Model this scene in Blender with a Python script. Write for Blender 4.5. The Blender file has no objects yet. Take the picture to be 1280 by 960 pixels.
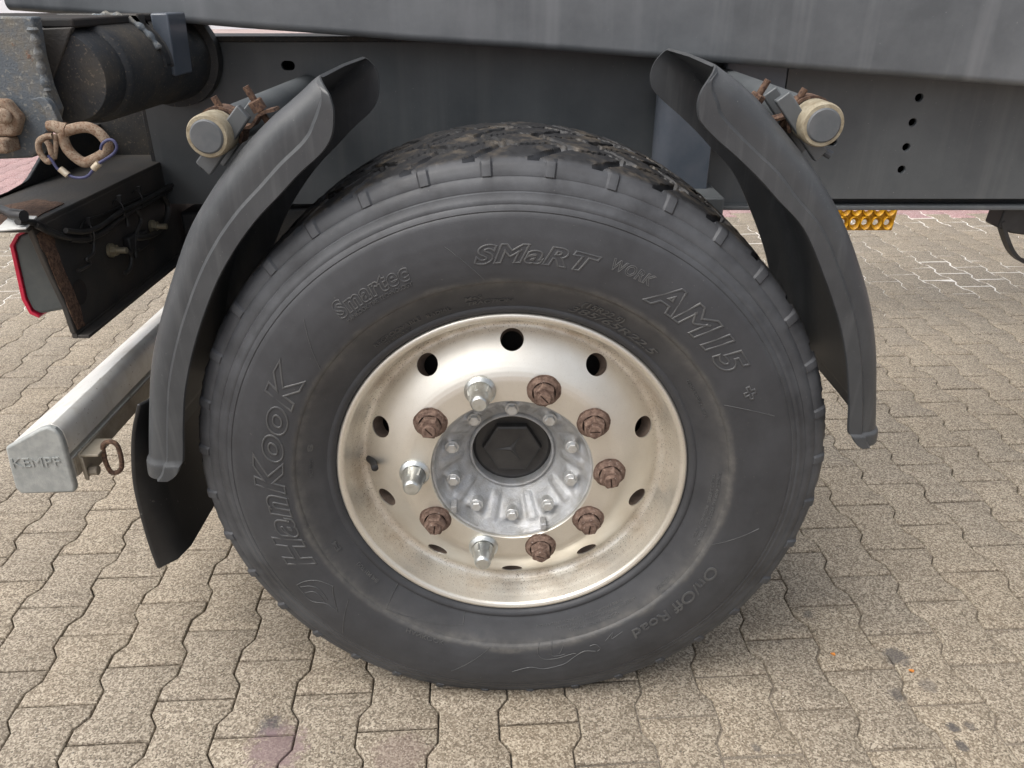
import bpy, math, random
import numpy as np
from mathutils import Vector, Matrix, noise
from mathutils.geometry import delaunay_2d_cdt

random.seed(7)
PI = math.pi
R = math.radians
scn = bpy.context.scene
col = scn.collection

# ------------------------------------------------------------------ camera
PITCH, FPX, CAMH, CAMD = R(27.0), 961.0, 1.236, 1.096      # photo is 1280 x 960
cam = bpy.data.cameras.new('camera')
cam.sensor_fit = 'HORIZONTAL'; cam.sensor_width = 36.0; cam.lens = 36.0 * FPX / 1280.0
cam.clip_start = 0.02; cam.clip_end = 2000
camo = bpy.data.objects.new('camera', cam); col.objects.link(camo)
camo.location = (0, -CAMD, CAMH); camo.rotation_euler = (R(90) - PITCH, 0, 0)
scn.camera = camo

# ------------------------------------------------------------------ sky, sun, exposure
SUN_EL, SUN_AZ = R(60), R(238)          # azimuth measured clockwise from +Y
w = bpy.data.worlds.new('World'); scn.world = w; w.use_nodes = True
nt = w.node_tree; nt.nodes.clear()
sky = nt.nodes.new('ShaderNodeTexSky'); sky.sky_type = 'NISHITA'; sky.sun_disc = False
sky.sun_elevation = SUN_EL; sky.sun_rotation = SUN_AZ
sky.air_density = 1.0; sky.dust_density = 6.0; sky.ozone_density = 1.0
hs = nt.nodes.new('ShaderNodeHueSaturation'); hs.inputs['Saturation'].default_value = 0.35
bg = nt.nodes.new('ShaderNodeBackground'); bg.inputs['Strength'].default_value = 0.15
wo = nt.nodes.new('ShaderNodeOutputWorld')
nt.links.new(sky.outputs[0], hs.inputs['Color']); nt.links.new(hs.outputs[0], bg.inputs['Color'])
nt.links.new(bg.outputs[0], wo.inputs['Surface'])
sl = bpy.data.lights.new('sun', 'SUN'); sl.energy = 1.1; sl.angle = R(50); sl.color = (1.0, 0.97, 0.92)
so = bpy.data.objects.new('sun', sl); col.objects.link(so)
sd = Vector((math.sin(SUN_AZ) * math.cos(SUN_EL), math.cos(SUN_AZ) * math.cos(SUN_EL), math.sin(SUN_EL)))
so.rotation_euler = sd.to_track_quat('Z', 'Y').to_euler(); so.location = sd * 20
vs = scn.view_settings
vs.view_transform = 'Standard'; vs.look = 'None'; vs.gamma = 1.0; vs.use_curve_mapping = False
vs.exposure = 0.62

# ------------------------------------------------------------------ pixel -> place
_F = Vector((0, math.cos(PITCH), -math.sin(PITCH))); _U = Vector((0, math.sin(PITCH), math.cos(PITCH)))
_C = Vector((0, -CAMD, CAMH))
def ray(px, py): return _F + Vector(((px - 640) / FPX, 0, 0)) - _U * ((py - 480) / FPX)
def PY(px, py, Y): d = ray(px, py); return _C + d * ((Y + CAMD) / d.y)
def PX(px, py, X): d = ray(px, py); return _C + d * (X / d.x)
def PZ(px, py, Z): d = ray(px, py); return _C + d * ((Z - CAMH) / d.z)
def pix(p):
    v = Vector(p) - _C; z = v.dot(_F)
    if z < .05: return None
    return (640 + FPX * v.x / z, 480 - FPX * v.dot(_U) / z)

# ------------------------------------------------------------------ materials
def _n(t, kind, **kw):
    n = t.nodes.new(kind)
    for k, v in kw.items():
        if k in n.inputs: n.inputs[k].default_value = v
        else: setattr(n, k, v)
    return n
def c4(c): return (c[0], c[1], c[2], 1)
def ramp(t, fac, stops):
    r = t.nodes.new('ShaderNodeValToRGB'); e = r.color_ramp.elements
    while len(e) < len(stops): e.new(0.5)
    for i, (p, c) in enumerate(stops): e[i].position = p; e[i].color = c4(c) if hasattr(c, '__len__') else (c, c, c, 1)
    t.links.new(fac, r.inputs['Fac']); return r.outputs['Color']
def mixc(t, fac, a, b, mode='MIX'):
    m = t.nodes.new('ShaderNodeMix'); m.data_type = 'RGBA'; m.blend_type = mode
    for s, v in ((m.inputs[0], fac), (m.inputs[6], a), (m.inputs[7], b)):
        if hasattr(v, 'links'): t.links.new(v, s)
        else: s.default_value = c4(v) if hasattr(v, '__len__') else v
    return m.outputs[2]
def math_(t, op, a, b=None, c=None, clamp=False):
    m = t.nodes.new('ShaderNodeMath'); m.operation = op; m.use_clamp = clamp
    for s, v in zip(m.inputs, (a, b, c)):
        if v is None: continue
        if hasattr(v, 'links'): t.links.new(v, s)
        else: s.default_value = v
    return m.outputs[0]
def new_mat(name):
    m = bpy.data.materials.new(name); m.use_nodes = True; t = m.node_tree
    return m, t, t.nodes['Principled BSDF']
def pos(t): return t.nodes.new('ShaderNodeNewGeometry').outputs['Position']
def noise_(t, scale, detail=4, rough=.6, vec=None, dist=0):
    n = _n(t, 'ShaderNodeTexNoise', Scale=scale, Detail=detail, Roughness=rough, Distortion=dist)
    t.links.new(vec if vec else pos(t), n.inputs['Vector']); return n.outputs['Fac']
def scaled(t, v, s):
    m = t.nodes.new('ShaderNodeMapping'); t.links.new(v, m.inputs['Vector']); m.inputs['Scale'].default_value = s
    return m.outputs[0]
def bump(t, b, h, strength, dist=.002, prev=None):
    n = t.nodes.new('ShaderNodeBump'); n.inputs['Strength'].default_value = strength; n.inputs['Distance'].default_value = dist
    t.links.new(h, n.inputs['Height'])
    if prev: t.links.new(prev, n.inputs['Normal'])
    t.links.new(n.outputs[0], b.inputs['Normal']); return n.outputs[0]
def weathered(name, c1, c2, scale=6, lo=.4, hi=.65, rough=(.45, .7), metal=0.0, bs=.15, bscale=300,
              speck=None, rust=None, streak=None, dust=None):
    """base colour c1 worn towards c2, optional specks (colour, scale, threshold), rust patches, rain streaks"""
    m, t, b = new_mat(name)
    n1 = noise_(t, scale, 6, .65)
    f = ramp(t, n1, [(lo, 0), (hi, 1)])
    c = mixc(t, f, c1, c2)
    rg = math_(t, 'MULTIPLY_ADD', n1, rough[1] - rough[0], rough[0])
    if streak:
        v = scaled(t, pos(t), (streak[1], streak[1], streak[1] * .05))
        s = ramp(t, noise_(t, 1, 3, .6, v), [(.52, 0), (.72, 1)])
        s = math_(t, 'MULTIPLY', s, streak[2]); c = mixc(t, s, c, streak[0])
    if dust:
        g = t.nodes.new('ShaderNodeNewGeometry'); sx = t.nodes.new('ShaderNodeSeparateXYZ'); t.links.new(g.outputs['Normal'], sx.inputs[0])
        up = ramp(t, sx.outputs[2], [(.25, 0), (.95, 1)])
        c = mixc(t, math_(t, 'MULTIPLY', math_(t, 'MULTIPLY', up, dust[1]), math_(t, 'ADD', n1, .35, clamp=True)), c, dust[0])
    if speck:
        s = ramp(t, noise_(t, speck[1], 2, .5), [(speck[2], 0), (speck[2] + .04, 1)])
        c = mixc(t, math_(t, 'MULTIPLY', s, speck[3] if len(speck) > 3 else .8), c, speck[0])
    met = None
    if rust:
        rn = noise_(t, rust[0], 8, .72)
        rf = ramp(t, rn, [(rust[1], 0), (rust[1] + .07, 1)])
        rc = ramp(t, noise_(t, 90, 4, .7), [(.3, (.045, .02, .012)), (.5, (.17, .065, .03)), (.72, (.34, .18, .09))])
        c = mixc(t, rf, c, rc)
        rg = math_(t, 'MAXIMUM', rg, math_(t, 'MULTIPLY', rf, .9))
        if metal: met = math_(t, 'MULTIPLY', math_(t, 'SUBTRACT', 1, rf), metal)
    t.links.new(c, b.inputs['Base Color']); t.links.new(rg, b.inputs['Roughness'])
    if met: t.links.new(met, b.inputs['Metallic'])
    else: b.inputs['Metallic'].default_value = metal
    if bs:
        h = noise_(t, bscale, 3, .6)
        if rust: h = math_(t, 'ADD', h, math_(t, 'MULTIPLY', rf, 1.2))
        bump(t, b, h, bs, .002)
    return m

M = {}
M['paint'] = weathered('anthracite chassis paint', (.066, .073, .078), (.10, .108, .112), 5, .35, .7, (.32, .55), bs=.08, bscale=180,
                       speck=((.3, .29, .27), 190, .745, .45), streak=((.13, .135, .135), 28, .35))
M['beam'] = weathered('worn beam paint', (.088, .097, .105), (.155, .166, .176), 3.5, .38, .68, (.28, .55), bs=.1, bscale=120,
                      speck=((.27, .28, .29), 170, .735, .4), streak=((.2, .21, .22), 18, .55))
M['darkpaint'] = weathered('grimy and shaded dark steel', (.017, .019, .022), (.045, .039, .031), 14, .42, .66, (.4, .75), bs=.35, bscale=160,
                           speck=((.15, .12, .085), 260, .64, .5))  # grimy steel, also the shade colour of recessed and rear members
M['grimy'] = weathered('grimy blue grey steel', (.085, .1, .115), (.14, .13, .11), 22, .45, .62, (.5, .85), bs=.6, bscale=260, rust=(14, .66),
                       speck=((.24, .235, .21), 130, .60, .55))
M['rustbeam'] = weathered('black steel with rust', (.022, .022, .022), (.05, .043, .036), 7, .4, .62, (.5, .85), bs=.35, bscale=200, rust=(9, .66))
M['rust'] = weathered('rusty steel', (.065, .036, .025), (.17, .10, .062), 110, .35, .65, (.8, .95), bs=.9, bscale=420, speck=((.05, .025, .018), 200, .55, .8))
M['palerust'] = weathered('pale rusty steel', (.17, .10, .06), (.29, .23, .17), 110, .35, .62, (.75, .95), bs=.7, bscale=700, speck=((.11, .045, .02), 420, .58, .7))
M['tan'] = weathered('dirty tan sleeve', (.32, .285, .21), (.18, .145, .09), 70, .35, .7, (.7, .9), bs=.5, bscale=500)
M['capgrey'] = weathered('grey plastic cap', (.075, .083, .09), (.105, .11, .115), 30, .4, .7, (.5, .65), bs=.1, bscale=400)
M['plastic'] = weathered('weathered black plastic', (.032, .035, .039), (.06, .064, .068), 7, .3, .72, (.32, .50), bs=.18, bscale=900,
                         speck=((.22, .22, .215), 300, .725, .45), streak=((.10, .105, .108), 70, .35), dust=((.14, .14, .138), .35))
M['rubberflap'] = weathered('flap rubber', (.016, .016, .017), (.03, .03, .03), 10, .4, .7, (.3, .55), bs=.15, bscale=300, speck=((.2, .19, .17), 110, .72, .5))
M['zinc'] = weathered('zinc cap', (.31, .325, .315), (.38, .39, .375), 60, .4, .6, (.5, .75), metal=.35, bs=.35, bscale=420)
M['bar'] = weathered('anodised aluminium', (.74, .74, .71), (.6, .58, .53), 8, .45, .7, (.42, .6), metal=.5, bs=.05, bscale=200,
                     speck=((.3, .24, .17), 150, .68, .6), streak=((.45, .4, .32), 30, .3))
M['dirtybar'] = weathered('dirty aluminium', (.38, .34, .27), (.24, .2, .15), 12, .4, .65, (.5, .8), metal=.3, bs=.2, bscale=200, rust=(18, .66))
M['black'] = weathered('black plastic', (.012, .012, .013), (.03, .03, .03), 20, .4, .7, (.35, .6), bs=.05)
M['cable'] = weathered('cable sheath', (.013, .013, .013), (.04, .038, .035), 40, .4, .7, (.35, .6), bs=.05)
M['brass'] = weathered('dull zinc bolt', (.42, .38, .28), (.3, .26, .18), 60, .4, .7, (.35, .6), metal=.7, bs=.2)
M['red'] = weathered('red lens', (.5, .015, .05), (.4, .012, .04), 20, .4, .7, (.2, .4), bs=0)
M['lampgrey'] = weathered('lamp housing', (.06, .068, .068), (.1, .105, .1), 12, .4, .7, (.45, .65), bs=.1, bscale=300)
M['label'] = weathered('white plate', (.62, .63, .61), (.5, .5, .47), 25, .4, .7, (.4, .6), bs=.05)
M['bluewire'] = weathered('blue wire rope', (.03, .035, .10), (.06, .06, .13), 80, .4, .7, (.45, .6), bs=.3, bscale=900)
M['ferrule'] = weathered('aluminium ferrule', (.55, .5, .4), (.4, .33, .24), 70, .4, .7, (.4, .6), metal=.6, bs=.3)
M['yellow'] = weathered('yellow plastic', (.62, .33, .012), (.42, .2, .008), 30, .42, .7, (.4, .6), bs=.1)
M['chrome'] = weathered('galvanised nut cover', (.62, .64, .63), (.48, .49, .46), 70, .42, .65, (.22, .42), metal=.9, bs=.12, bscale=260)
M['nutrust'] = weathered('rusty wheel nut', (.075, .042, .03), (.25, .17, .13), 120, .35, .68, (.65, .9), metal=.15, bs=.7, bscale=500, speck=((.36, .3, .26), 260, .66, .7))
M['hub'] = weathered('silver painted hub', (.43, .44, .45), (.33, .325, .31), 40, .4, .68, (.4, .58), metal=.4, bs=.6, bscale=330, rust=(22, .735))
M['hubbolt'] = weathered('silver bolt', (.6, .61, .61), (.42, .41, .38), 60, .4, .7, (.3, .45), metal=.6, bs=.2)
M['capblack'] = weathered('black hub cap', (.018, .018, .019), (.045, .043, .041), 25, .35, .7, (.35, .55), bs=.12, bscale=500)
M['brake'] = weathered('black drum and shade', (.01, .01, .01), (.03, .02, .015), 20, .4, .7, (.7, .9), bs=.2)  # drum black, also the shade colour of added filler and backing
M['tank'] = weathered('blue grey bracket', (.06, .075, .095), (.1, .11, .13), 8, .4, .7, (.25, .45), bs=.05)
M['wall'] = weathered('pale cladding', (.72, .74, .76), (.66, .68, .7), 2, .4, .7, (.5, .7), bs=0)
M['glass'] = weathered('hall window', (.25, .32, .4), (.3, .36, .42), 2, .4, .7, (.1, .2), bs=0)
M['leaf'] = weathered('orange leaf', (.55, .2, .03), (.4, .15, .03), 90, .4, .7, (.6, .8), bs=0)

def mat_alu():
    m, t, b = new_mat('machined aluminium wheel')
    p = pos(t)
    n1 = noise_(t, 9, 6, .6)
    c = mixc(t, ramp(t, n1, [(.35, 0), (.7, 1)]), (.80, .775, .71), (.70, .665, .59))
    # brake dust freckles, thicker on the outer barrel
    sx = t.nodes.new('ShaderNodeSeparateXYZ'); t.links.new(p, sx.inputs[0])
    dz = math_(t, 'SUBTRACT', sx.outputs[2], .5)
    rad = math_(t, 'SQRT', math_(t, 'ADD', math_(t, 'MULTIPLY', sx.outputs[0], sx.outputs[0]), math_(t, 'MULTIPLY', dz, dz)))
    outer = ramp(t, rad, [(.243, .0), (.258, 1), (.276, 1), (.286, .15)])
    big = ramp(t, noise_(t, 14, 5, .7), [(.4, 0), (.66, 1)])
    brown = math_(t, 'MULTIPLY', math_(t, 'MULTIPLY', outer, big), .75)
    c = mixc(t, brown, c, (.36, .28, .19))
    sp = ramp(t, noise_(t, 420, 2, .5), [(.61, 0), (.66, 1)])
    sp2 = math_(t, 'MULTIPLY', sp, math_(t, 'MULTIPLY_ADD', outer, .75, .06))
    c = mixc(t, sp2, c, (.12, .085, .06))
    dirt = math_(t, 'MAXIMUM', brown, sp2)
    t.links.new(c, b.inputs['Base Color'])
    t.links.new(math_(t, 'SUBTRACT', .92, math_(t, 'MULTIPLY', dirt, .75)), b.inputs['Metallic'])
    # concentric turning marks
    wv = noise_(t, 900, 1, .5, None)
    cv = t.nodes.new('ShaderNodeCombineXYZ'); t.links.new(rad, cv.inputs[0])
    rings = noise_(t, 1500, 2, .6, cv.outputs[0])
    rg = math_(t, 'MULTIPLY_ADD', n1, .2, .36)
    rg = math_(t, 'MAXIMUM', rg, math_(t, 'MULTIPLY', dirt, .7))
    t.links.new(rg, b.inputs['Roughness'])
    bump(t, b, rings, .06, .001, bump(t, b, wv, .03, .001))
    return m
M['alu'] = mat_alu()
M['holewall'] = weathered('brake dust', (.09, .065, .05), (.16, .12, .09), 60, .4, .7, (.7, .9), bs=.3)

def mat_tyre():
    m, t, b = new_mat('tyre rubber')
    p = pos(t); sx = t.nodes.new('ShaderNodeSeparateXYZ'); t.links.new(p, sx.inputs[0])
    dz = math_(t, 'SUBTRACT', sx.outputs[2], .5)
    rad = math_(t, 'SQRT', math_(t, 'ADD', math_(t, 'MULTIPLY', sx.outputs[0], sx.outputs[0]), math_(t, 'MULTIPLY', dz, dz)))
    n1 = noise_(t, 10, 6, .65); n2 = noise_(t, 45, 5, .7); n3 = noise_(t, 700, 2, .5)
    c = mixc(t, ramp(t, n1, [(.3, 0), (.72, 1)]), (.030, .031, .034), (.052, .054, .059))
    # dust ring that settled along the step in the sidewall
    wob = math_(t, 'MULTIPLY_ADD', n1, .03, rad)
    ring = ramp(t, wob, [(.335, 0), (.362, .3), (.374, 1), (.379, .7), (.384, 0)])
    ring = math_(t, 'MULTIPLY', ring, ramp(t, n2, [(.3, .15), (.68, 1)]))
    c = mixc(t, math_(t, 'MULTIPLY', ring, .62), c, (.15, .142, .128))
    # pale scuffed buttress
    scuff = ramp(t, rad, [(.455, 0), (.472, 1), (.515, 1), (.527, .3)])
    scuff = math_(t, 'MULTIPLY', scuff, ramp(t, n1, [(.38, .1), (.6, .8)]))
    c = mixc(t, math_(t, 'MULTIPLY', scuff, .5), c, (.10, .106, .115))
    sp = ramp(t, noise_(t, 260, 2, .5), [(.74, 0), (.77, 1)])
    c = mixc(t, math_(t, 'MULTIPLY', sp, .4), c, (.17, .165, .15))
    c = mixc(t, ramp(t, rad, [(.5275, 0), (.5295, 1)]), c, (.016, .016, .017))   # running surface: black, not greyed like the sidewall, with overhead shade painted in
    # dried mud on the running surface
    tread = ramp(t, rad, [(.5285, 0), (.532, 1)])
    mud = math_(t, 'MULTIPLY', tread, ramp(t, noise_(t, 22, 6, .7), [(.5, 0), (.7, .7)]))
    c = mixc(t, mud, c, (.13, .105, .075))
    t.links.new(c, b.inputs['Base Color'])
    t.links.new(math_(t, 'MULTIPLY_ADD', n2, .3, .42), b.inputs['Roughness'])
    b.inputs['Specular IOR Level'].default_value = .42
    p1 = bump(t, b, n3, .10, .001)
    bump(t, b, n2, .12, .003, p1)
    return m
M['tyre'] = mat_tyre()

STAINS = [((1120, 820), .030, (.06, .055, .055), .75), ((1122, 868), .018, (.06, .055, .055), .6), ((1192, 910), .014, (.05, .048, .05), .8),
          ((1203, 932), .013, (.05, .048, .05), .75), ((1160, 857), .02, (.1, .09, .085), .45), ((338, 908), .028, (.05, .048, .055), .7),
          ((345, 935), .06, (.19, .13, .135), .75), ((500, 945), .06, (.16, .11, .10), .4), ((1213, 908), .012, (.06, .055, .055), .6),
          ((945, 935), .012, (.06, .055, .055), .6), ((1010, 768), .014, (.07, .065, .06), .6)]
def mat_paver(name, c_lo, c_mid, c_hi, tint, stains=True):
    m, t, b = new_mat(name)
    p = pos(t)
    oi = t.nodes.new('ShaderNodeObjectInfo')
    att = t.nodes.new('ShaderNodeAttribute'); att.attribute_name = 'tone'
    rnd = math_(t, 'FRACT', math_(t, 'ADD', oi.outputs['Random'], att.outputs['Fac']))
    vo = _n(t, 'ShaderNodeTexVoronoi', Scale=330.0); t.links.new(p, vo.inputs['Vector'])
    sv = t.nodes.new('ShaderNodeSeparateColor'); t.links.new(vo.outputs['Color'], sv.inputs[0])
    grain = sv.outputs[0]
    g2 = noise_(t, 260, 4, .7)
    f = math_(t, 'MULTIPLY_ADD', grain, .55, math_(t, 'MULTIPLY', g2, .55))
    c = ramp(t, f, [(.22, c_lo), (.5, c_mid), (.84, c_hi)])
    big = noise_(t, 1.3, 5, .6)
    c = mixc(t, ramp(t, big, [(.38, .0), (.7, .22)]), c, tint)
    mid = noise_(t, 9, 5, .65)
    c = mixc(t, ramp(t, mid, [(.48, .0), (.78, .22)]), c, (.13, .112, .09))
    v = t.nodes.new('ShaderNodeHueSaturation'); t.links.new(c, v.inputs['Color'])
    t.links.new(math_(t, 'MULTIPLY_ADD', rnd, .12, .86), v.inputs['Value']); t.links.new(math_(t, 'MULTIPLY_ADD', rnd, .08, 1.06), v.inputs['Saturation'])
    c = v.outputs[0]
    # scattered darker chips
    ch = _n(t, 'ShaderNodeTexVoronoi', Scale=60.0); t.links.new(p, ch.inputs['Vector'])
    chd = ramp(t, ch.outputs['Distance'], [(.1, 1), (.16, 0)])
    sc2 = t.nodes.new('ShaderNodeSeparateColor'); t.links.new(ch.outputs['Color'], sc2.inputs[0])
    chm = math_(t, 'MULTIPLY', chd, ramp(t, sc2.outputs[1], [(.8, 0), (.82, .7)]))
    c = mixc(t, chm, c, (.05, .045, .04))
    if stains:
        wob = noise_(t, 60, 4, .7)
        for (px, py), rr, cc, a in STAINS:
            q = PZ(px, py, 0)
            d = t.nodes.new('ShaderNodeVectorMath'); d.operation = 'DISTANCE'; d.inputs[1].default_value = q
            t.links.new(p, d.inputs[0])
            dd = math_(t, 'ADD', math_(t, 'DIVIDE', d.outputs['Value'], rr), math_(t, 'MULTIPLY_ADD', wob, 2.0, -1.0))
            c = mixc(t, ramp(t, dd, [(.55, a), (1.0, 0)]), c, cc)
    t.links.new(c, b.inputs['Base Color']); b.inputs['Roughness'].default_value = .68
    b.inputs['Specular IOR Level'].default_value = .5
    p1 = bump(t, b, f, .55, .0035)
    bump(t, b, mid, .2, .006, p1)
    return m
M['paver'] = mat_paver('grey concrete paver', (.088, .071, .053), (.232, .194, .148), (.50, .445, .36), (.19, .148, .10))
M['redpaver'] = mat_paver('red concrete paver', (.15, .085, .08), (.36, .22, .215), (.6, .47, .45), (.3, .2, .19), stains=False)
def mat_sand():
    m, t, b = new_mat('jointing sand')
    n = noise_(t, 320, 3, .6); k = noise_(t, 5, 4, .6)
    c = ramp(t, n, [(.3, (.06, .052, .042)), (.55, (.2, .18, .15)), (.75, (.5, .47, .41))])
    sx = t.nodes.new('ShaderNodeSeparateXYZ'); t.links.new(pos(t), sx.inputs[0])
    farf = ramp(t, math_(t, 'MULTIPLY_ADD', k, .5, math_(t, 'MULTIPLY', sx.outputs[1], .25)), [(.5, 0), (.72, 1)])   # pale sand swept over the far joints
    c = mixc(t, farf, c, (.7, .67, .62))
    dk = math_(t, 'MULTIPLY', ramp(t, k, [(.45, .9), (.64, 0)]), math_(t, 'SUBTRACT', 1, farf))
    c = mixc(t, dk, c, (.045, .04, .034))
    fx = ramp(t, math_(t, 'ADD', math_(t, 'MULTIPLY', sx.outputs[0], .5), .5), [(.48, 0), (.72, 1)])
    fy = ramp(t, math_(t, 'ADD', math_(t, 'MULTIPLY', sx.outputs[1], .5), .5), [(.56, 1), (.74, 0)])
    c = mixc(t, math_(t, 'MULTIPLY', math_(t, 'MULTIPLY', fx, fy), .8), c, ramp(t, n, [(.3, (.1, .085, .065)), (.55, (.22, .185, .145)), (.75, (.42, .37, .3))]))
    t.links.new(c, b.inputs['Base Color']); b.inputs['Roughness'].default_value = .95
    bump(t, b, n, .6, .003)
    return m
M['sand'] = mat_sand()
M['far'] = weathered('distant paving', (.33, .25, .235), (.4, .33, .31), .6, .4, .7, (.8, .9), bs=.1, bscale=40)

# ------------------------------------------------------------------ mesh helpers
def tag(o, label=None, cat=None, group=None, kind=None):
    if label: o['label'] = label
    if cat: o['category'] = cat
    if group: o['group'] = group
    if kind: o['kind'] = kind
    return o
def link(name, me, m, parent=None, smooth=35, bev=0, seg=2):
    if m is not None: me.materials.append(M[m] if isinstance(m, str) else m)
    if smooth is not None and len(me.polygons):
        me.shade_smooth(); me.set_sharp_from_angle(angle=R(smooth))
    o = bpy.data.objects.new(name, me); col.objects.link(o); o.parent = parent
    if bev:
        b = o.modifiers.new('bevel', 'BEVEL'); b.width = bev; b.segments = seg; b.limit_method = 'ANGLE'; b.angle_limit = R(40)
        b.harden_normals = False
    return o
def frame(d):
    d = Vector(d).normalized(); a = Vector((0, 0, 1)) if abs(d.z) < .9 else Vector((1, 0, 0))
    u = d.cross(a).normalized(); return u, d.cross(u).normalized(), d
class MB:
    def __init__(s): s.v = []; s.f = []
    def add(s, vs, fs):
        k = len(s.v); s.v += [tuple(v) for v in vs]; s.f += [tuple(k + i for i in f) for f in fs]; return s
    def box(s, x0, x1, y0, y1, z0, z1):
        return s.add([(x0, y0, z0), (x1, y0, z0), (x1, y1, z0), (x0, y1, z0), (x0, y0, z1), (x1, y0, z1), (x1, y1, z1), (x0, y1, z1)],
                     [(0, 3, 2, 1), (4, 5, 6, 7), (0, 1, 5, 4), (1, 2, 6, 5), (2, 3, 7, 6), (3, 0, 4, 7)])
    def prism(s, pts, y0, y1):
        """pts in (x, z), any order of turn; extruded along y"""
        a = sum(pts[i][0] * pts[(i + 1) % len(pts)][1] - pts[(i + 1) % len(pts)][0] * pts[i][1] for i in range(len(pts)))
        if a < 0: pts = pts[::-1]
        n = len(pts)
        return s.add([(x, y0, z) for x, z in pts] + [(x, y1, z) for x, z in pts],
                     [tuple(range(n)), tuple(range(2 * n - 1, n - 1, -1))] + [(i, i + n, (i + 1) % n + n, (i + 1) % n) for i in range(n)])
    def slab(s, pts, dvec):
        """closed polygon of 3-D points swept by dvec"""
        n = len(pts); dv = Vector(dvec); p0 = [Vector(p) for p in pts]
        nn = Vector((0, 0, 0))
        for i in range(n): nn += p0[i].cross(p0[(i + 1) % n])
        if nn.dot(dv) > 0: p0 = p0[::-1]
        return s.add(p0 + [p + dv for p in p0],
                     [tuple(range(n)), tuple(range(2 * n - 1, n - 1, -1))] + [(i, i + n, (i + 1) % n + n, (i + 1) % n) for i in range(n)])
    def lathe(s, prof, c, d, n=48, cap0=False, cap1=False, hexa=False):
        """prof: (radius, distance along d from c)"""
        u, v, d = frame(d); c = Vector(c); k = len(s.v); m = len(prof)
        for j in range(n):
            a = 2 * PI * j / n
            e = u * math.cos(a) + v * math.sin(a)
            for r, h in prof: s.v.append(tuple(c + e * r + d * h))
        for j in range(n):
            j2 = (j + 1) % n
            for i in range(m - 1):
                s.f.append((k + j * m + i, k + j2 * m + i, k + j2 * m + i + 1, k + j * m + i + 1))
        if cap0: s.f.append(tuple(k + j * m for j in range(n))[::-1])
        if cap1: s.f.append(tuple(k + j * m + m - 1 for j in range(n)))
        return s
    def cyl(s, a, b, r, n=24, r2=None):
        a = Vector(a); b = Vector(b)
        return s.lathe([(r, 0), (r2 if r2 is not None else r, (b - a).length)], a, b - a, n, True, True)
    def tube(s, path, r, n=10, closed=False):
        P = [Vector(p) for p in path]; m = len(P); k = len(s.v)
        rr = r if hasattr(r, '__len__') else [r] * m
        up = None
        for i in range(m):
            if closed: d = P[(i + 1) % m] - P[i - 1]
            else: d = P[min(i + 1, m - 1)] - P[max(i - 1, 0)]
            d.normalize()
            if up is None: u, v, _ = frame(d)
            else:
                u = (up - d * up.dot(d)).normalized(); v = d.cross(u)
            up = u
            for j in range(n):
                a = 2 * PI * j / n; s.v.append(tuple(P[i] + (u * math.cos(a) + v * math.sin(a)) * rr[i]))
        for i in range(m if closed else m - 1):
            i2 = (i + 1) % m
            for j in range(n):
                j2 = (j + 1) % n
                s.f.append((k + i * n + j, k + i * n + j2, k + i2 * n + j2, k + i2 * n + j))
        if not closed:
            s.f.append(tuple(k + j for j in range(n))[::-1]); s.f.append(tuple(k + (m - 1) * n + j for j in range(n)))
        return s
    def loft(s, secs, closed=True, caps=True):
        n = len(secs[0]); k = len(s.v)
        for q in secs: s.v += [tuple(p) for p in q]
        for i in range(len(secs) - 1):
            for j in range(n if closed else n - 1):
                j2 = (j + 1) % n
                s.f.append((k + i * n + j, k + i * n + j2, k + (i + 1) * n + j2, k + (i + 1) * n + j))
        if caps and closed:
            s.f.append(tuple(k + j for j in range(n))[::-1]); s.f.append(tuple(k + (len(secs) - 1) * n + j for j in range(n)))
        return s
    def mesh(s, name, recalc=True):
        me = bpy.data.meshes.new(name); me.from_pydata(s.v, [], s.f); me.update()
        if recalc:
            import bmesh
            bm = bmesh.new(); bm.from_mesh(me); bmesh.ops.recalc_face_normals(bm, faces=bm.faces); bm.to_mesh(me); bm.free()
        return me
    def build(s, name, m, parent=None, smooth=35, bev=0, seg=2): return link(name, s.mesh(name), m, parent, smooth, bev, seg)
def spline(pts, sub=6, closed=False):
    P = [Vector(p) for p in pts]; out = []; n = len(P)
    rng = range(n) if closed else range(n - 1)
    for i in rng:
        if closed: a, b, c, d = P[i - 1], P[i], P[(i + 1) % n], P[(i + 2) % n]
        else: a, b, c, d = P[max(i - 1, 0)], P[i], P[i + 1], P[min(i + 2, n - 1)]
        for k in range(sub):
            t = k / sub
            out.append(.5 * ((2 * b) + (c - a) * t + (2 * a - 5 * b + 4 * c - d) * t * t + (3 * b - a - 3 * c + d) * t ** 3))
    if not closed: out.append(P[-1])
    return out
def xz(pts, Y): return [((q := PY(px, py, Y)).x, q.z) for px, py in pts]
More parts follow.
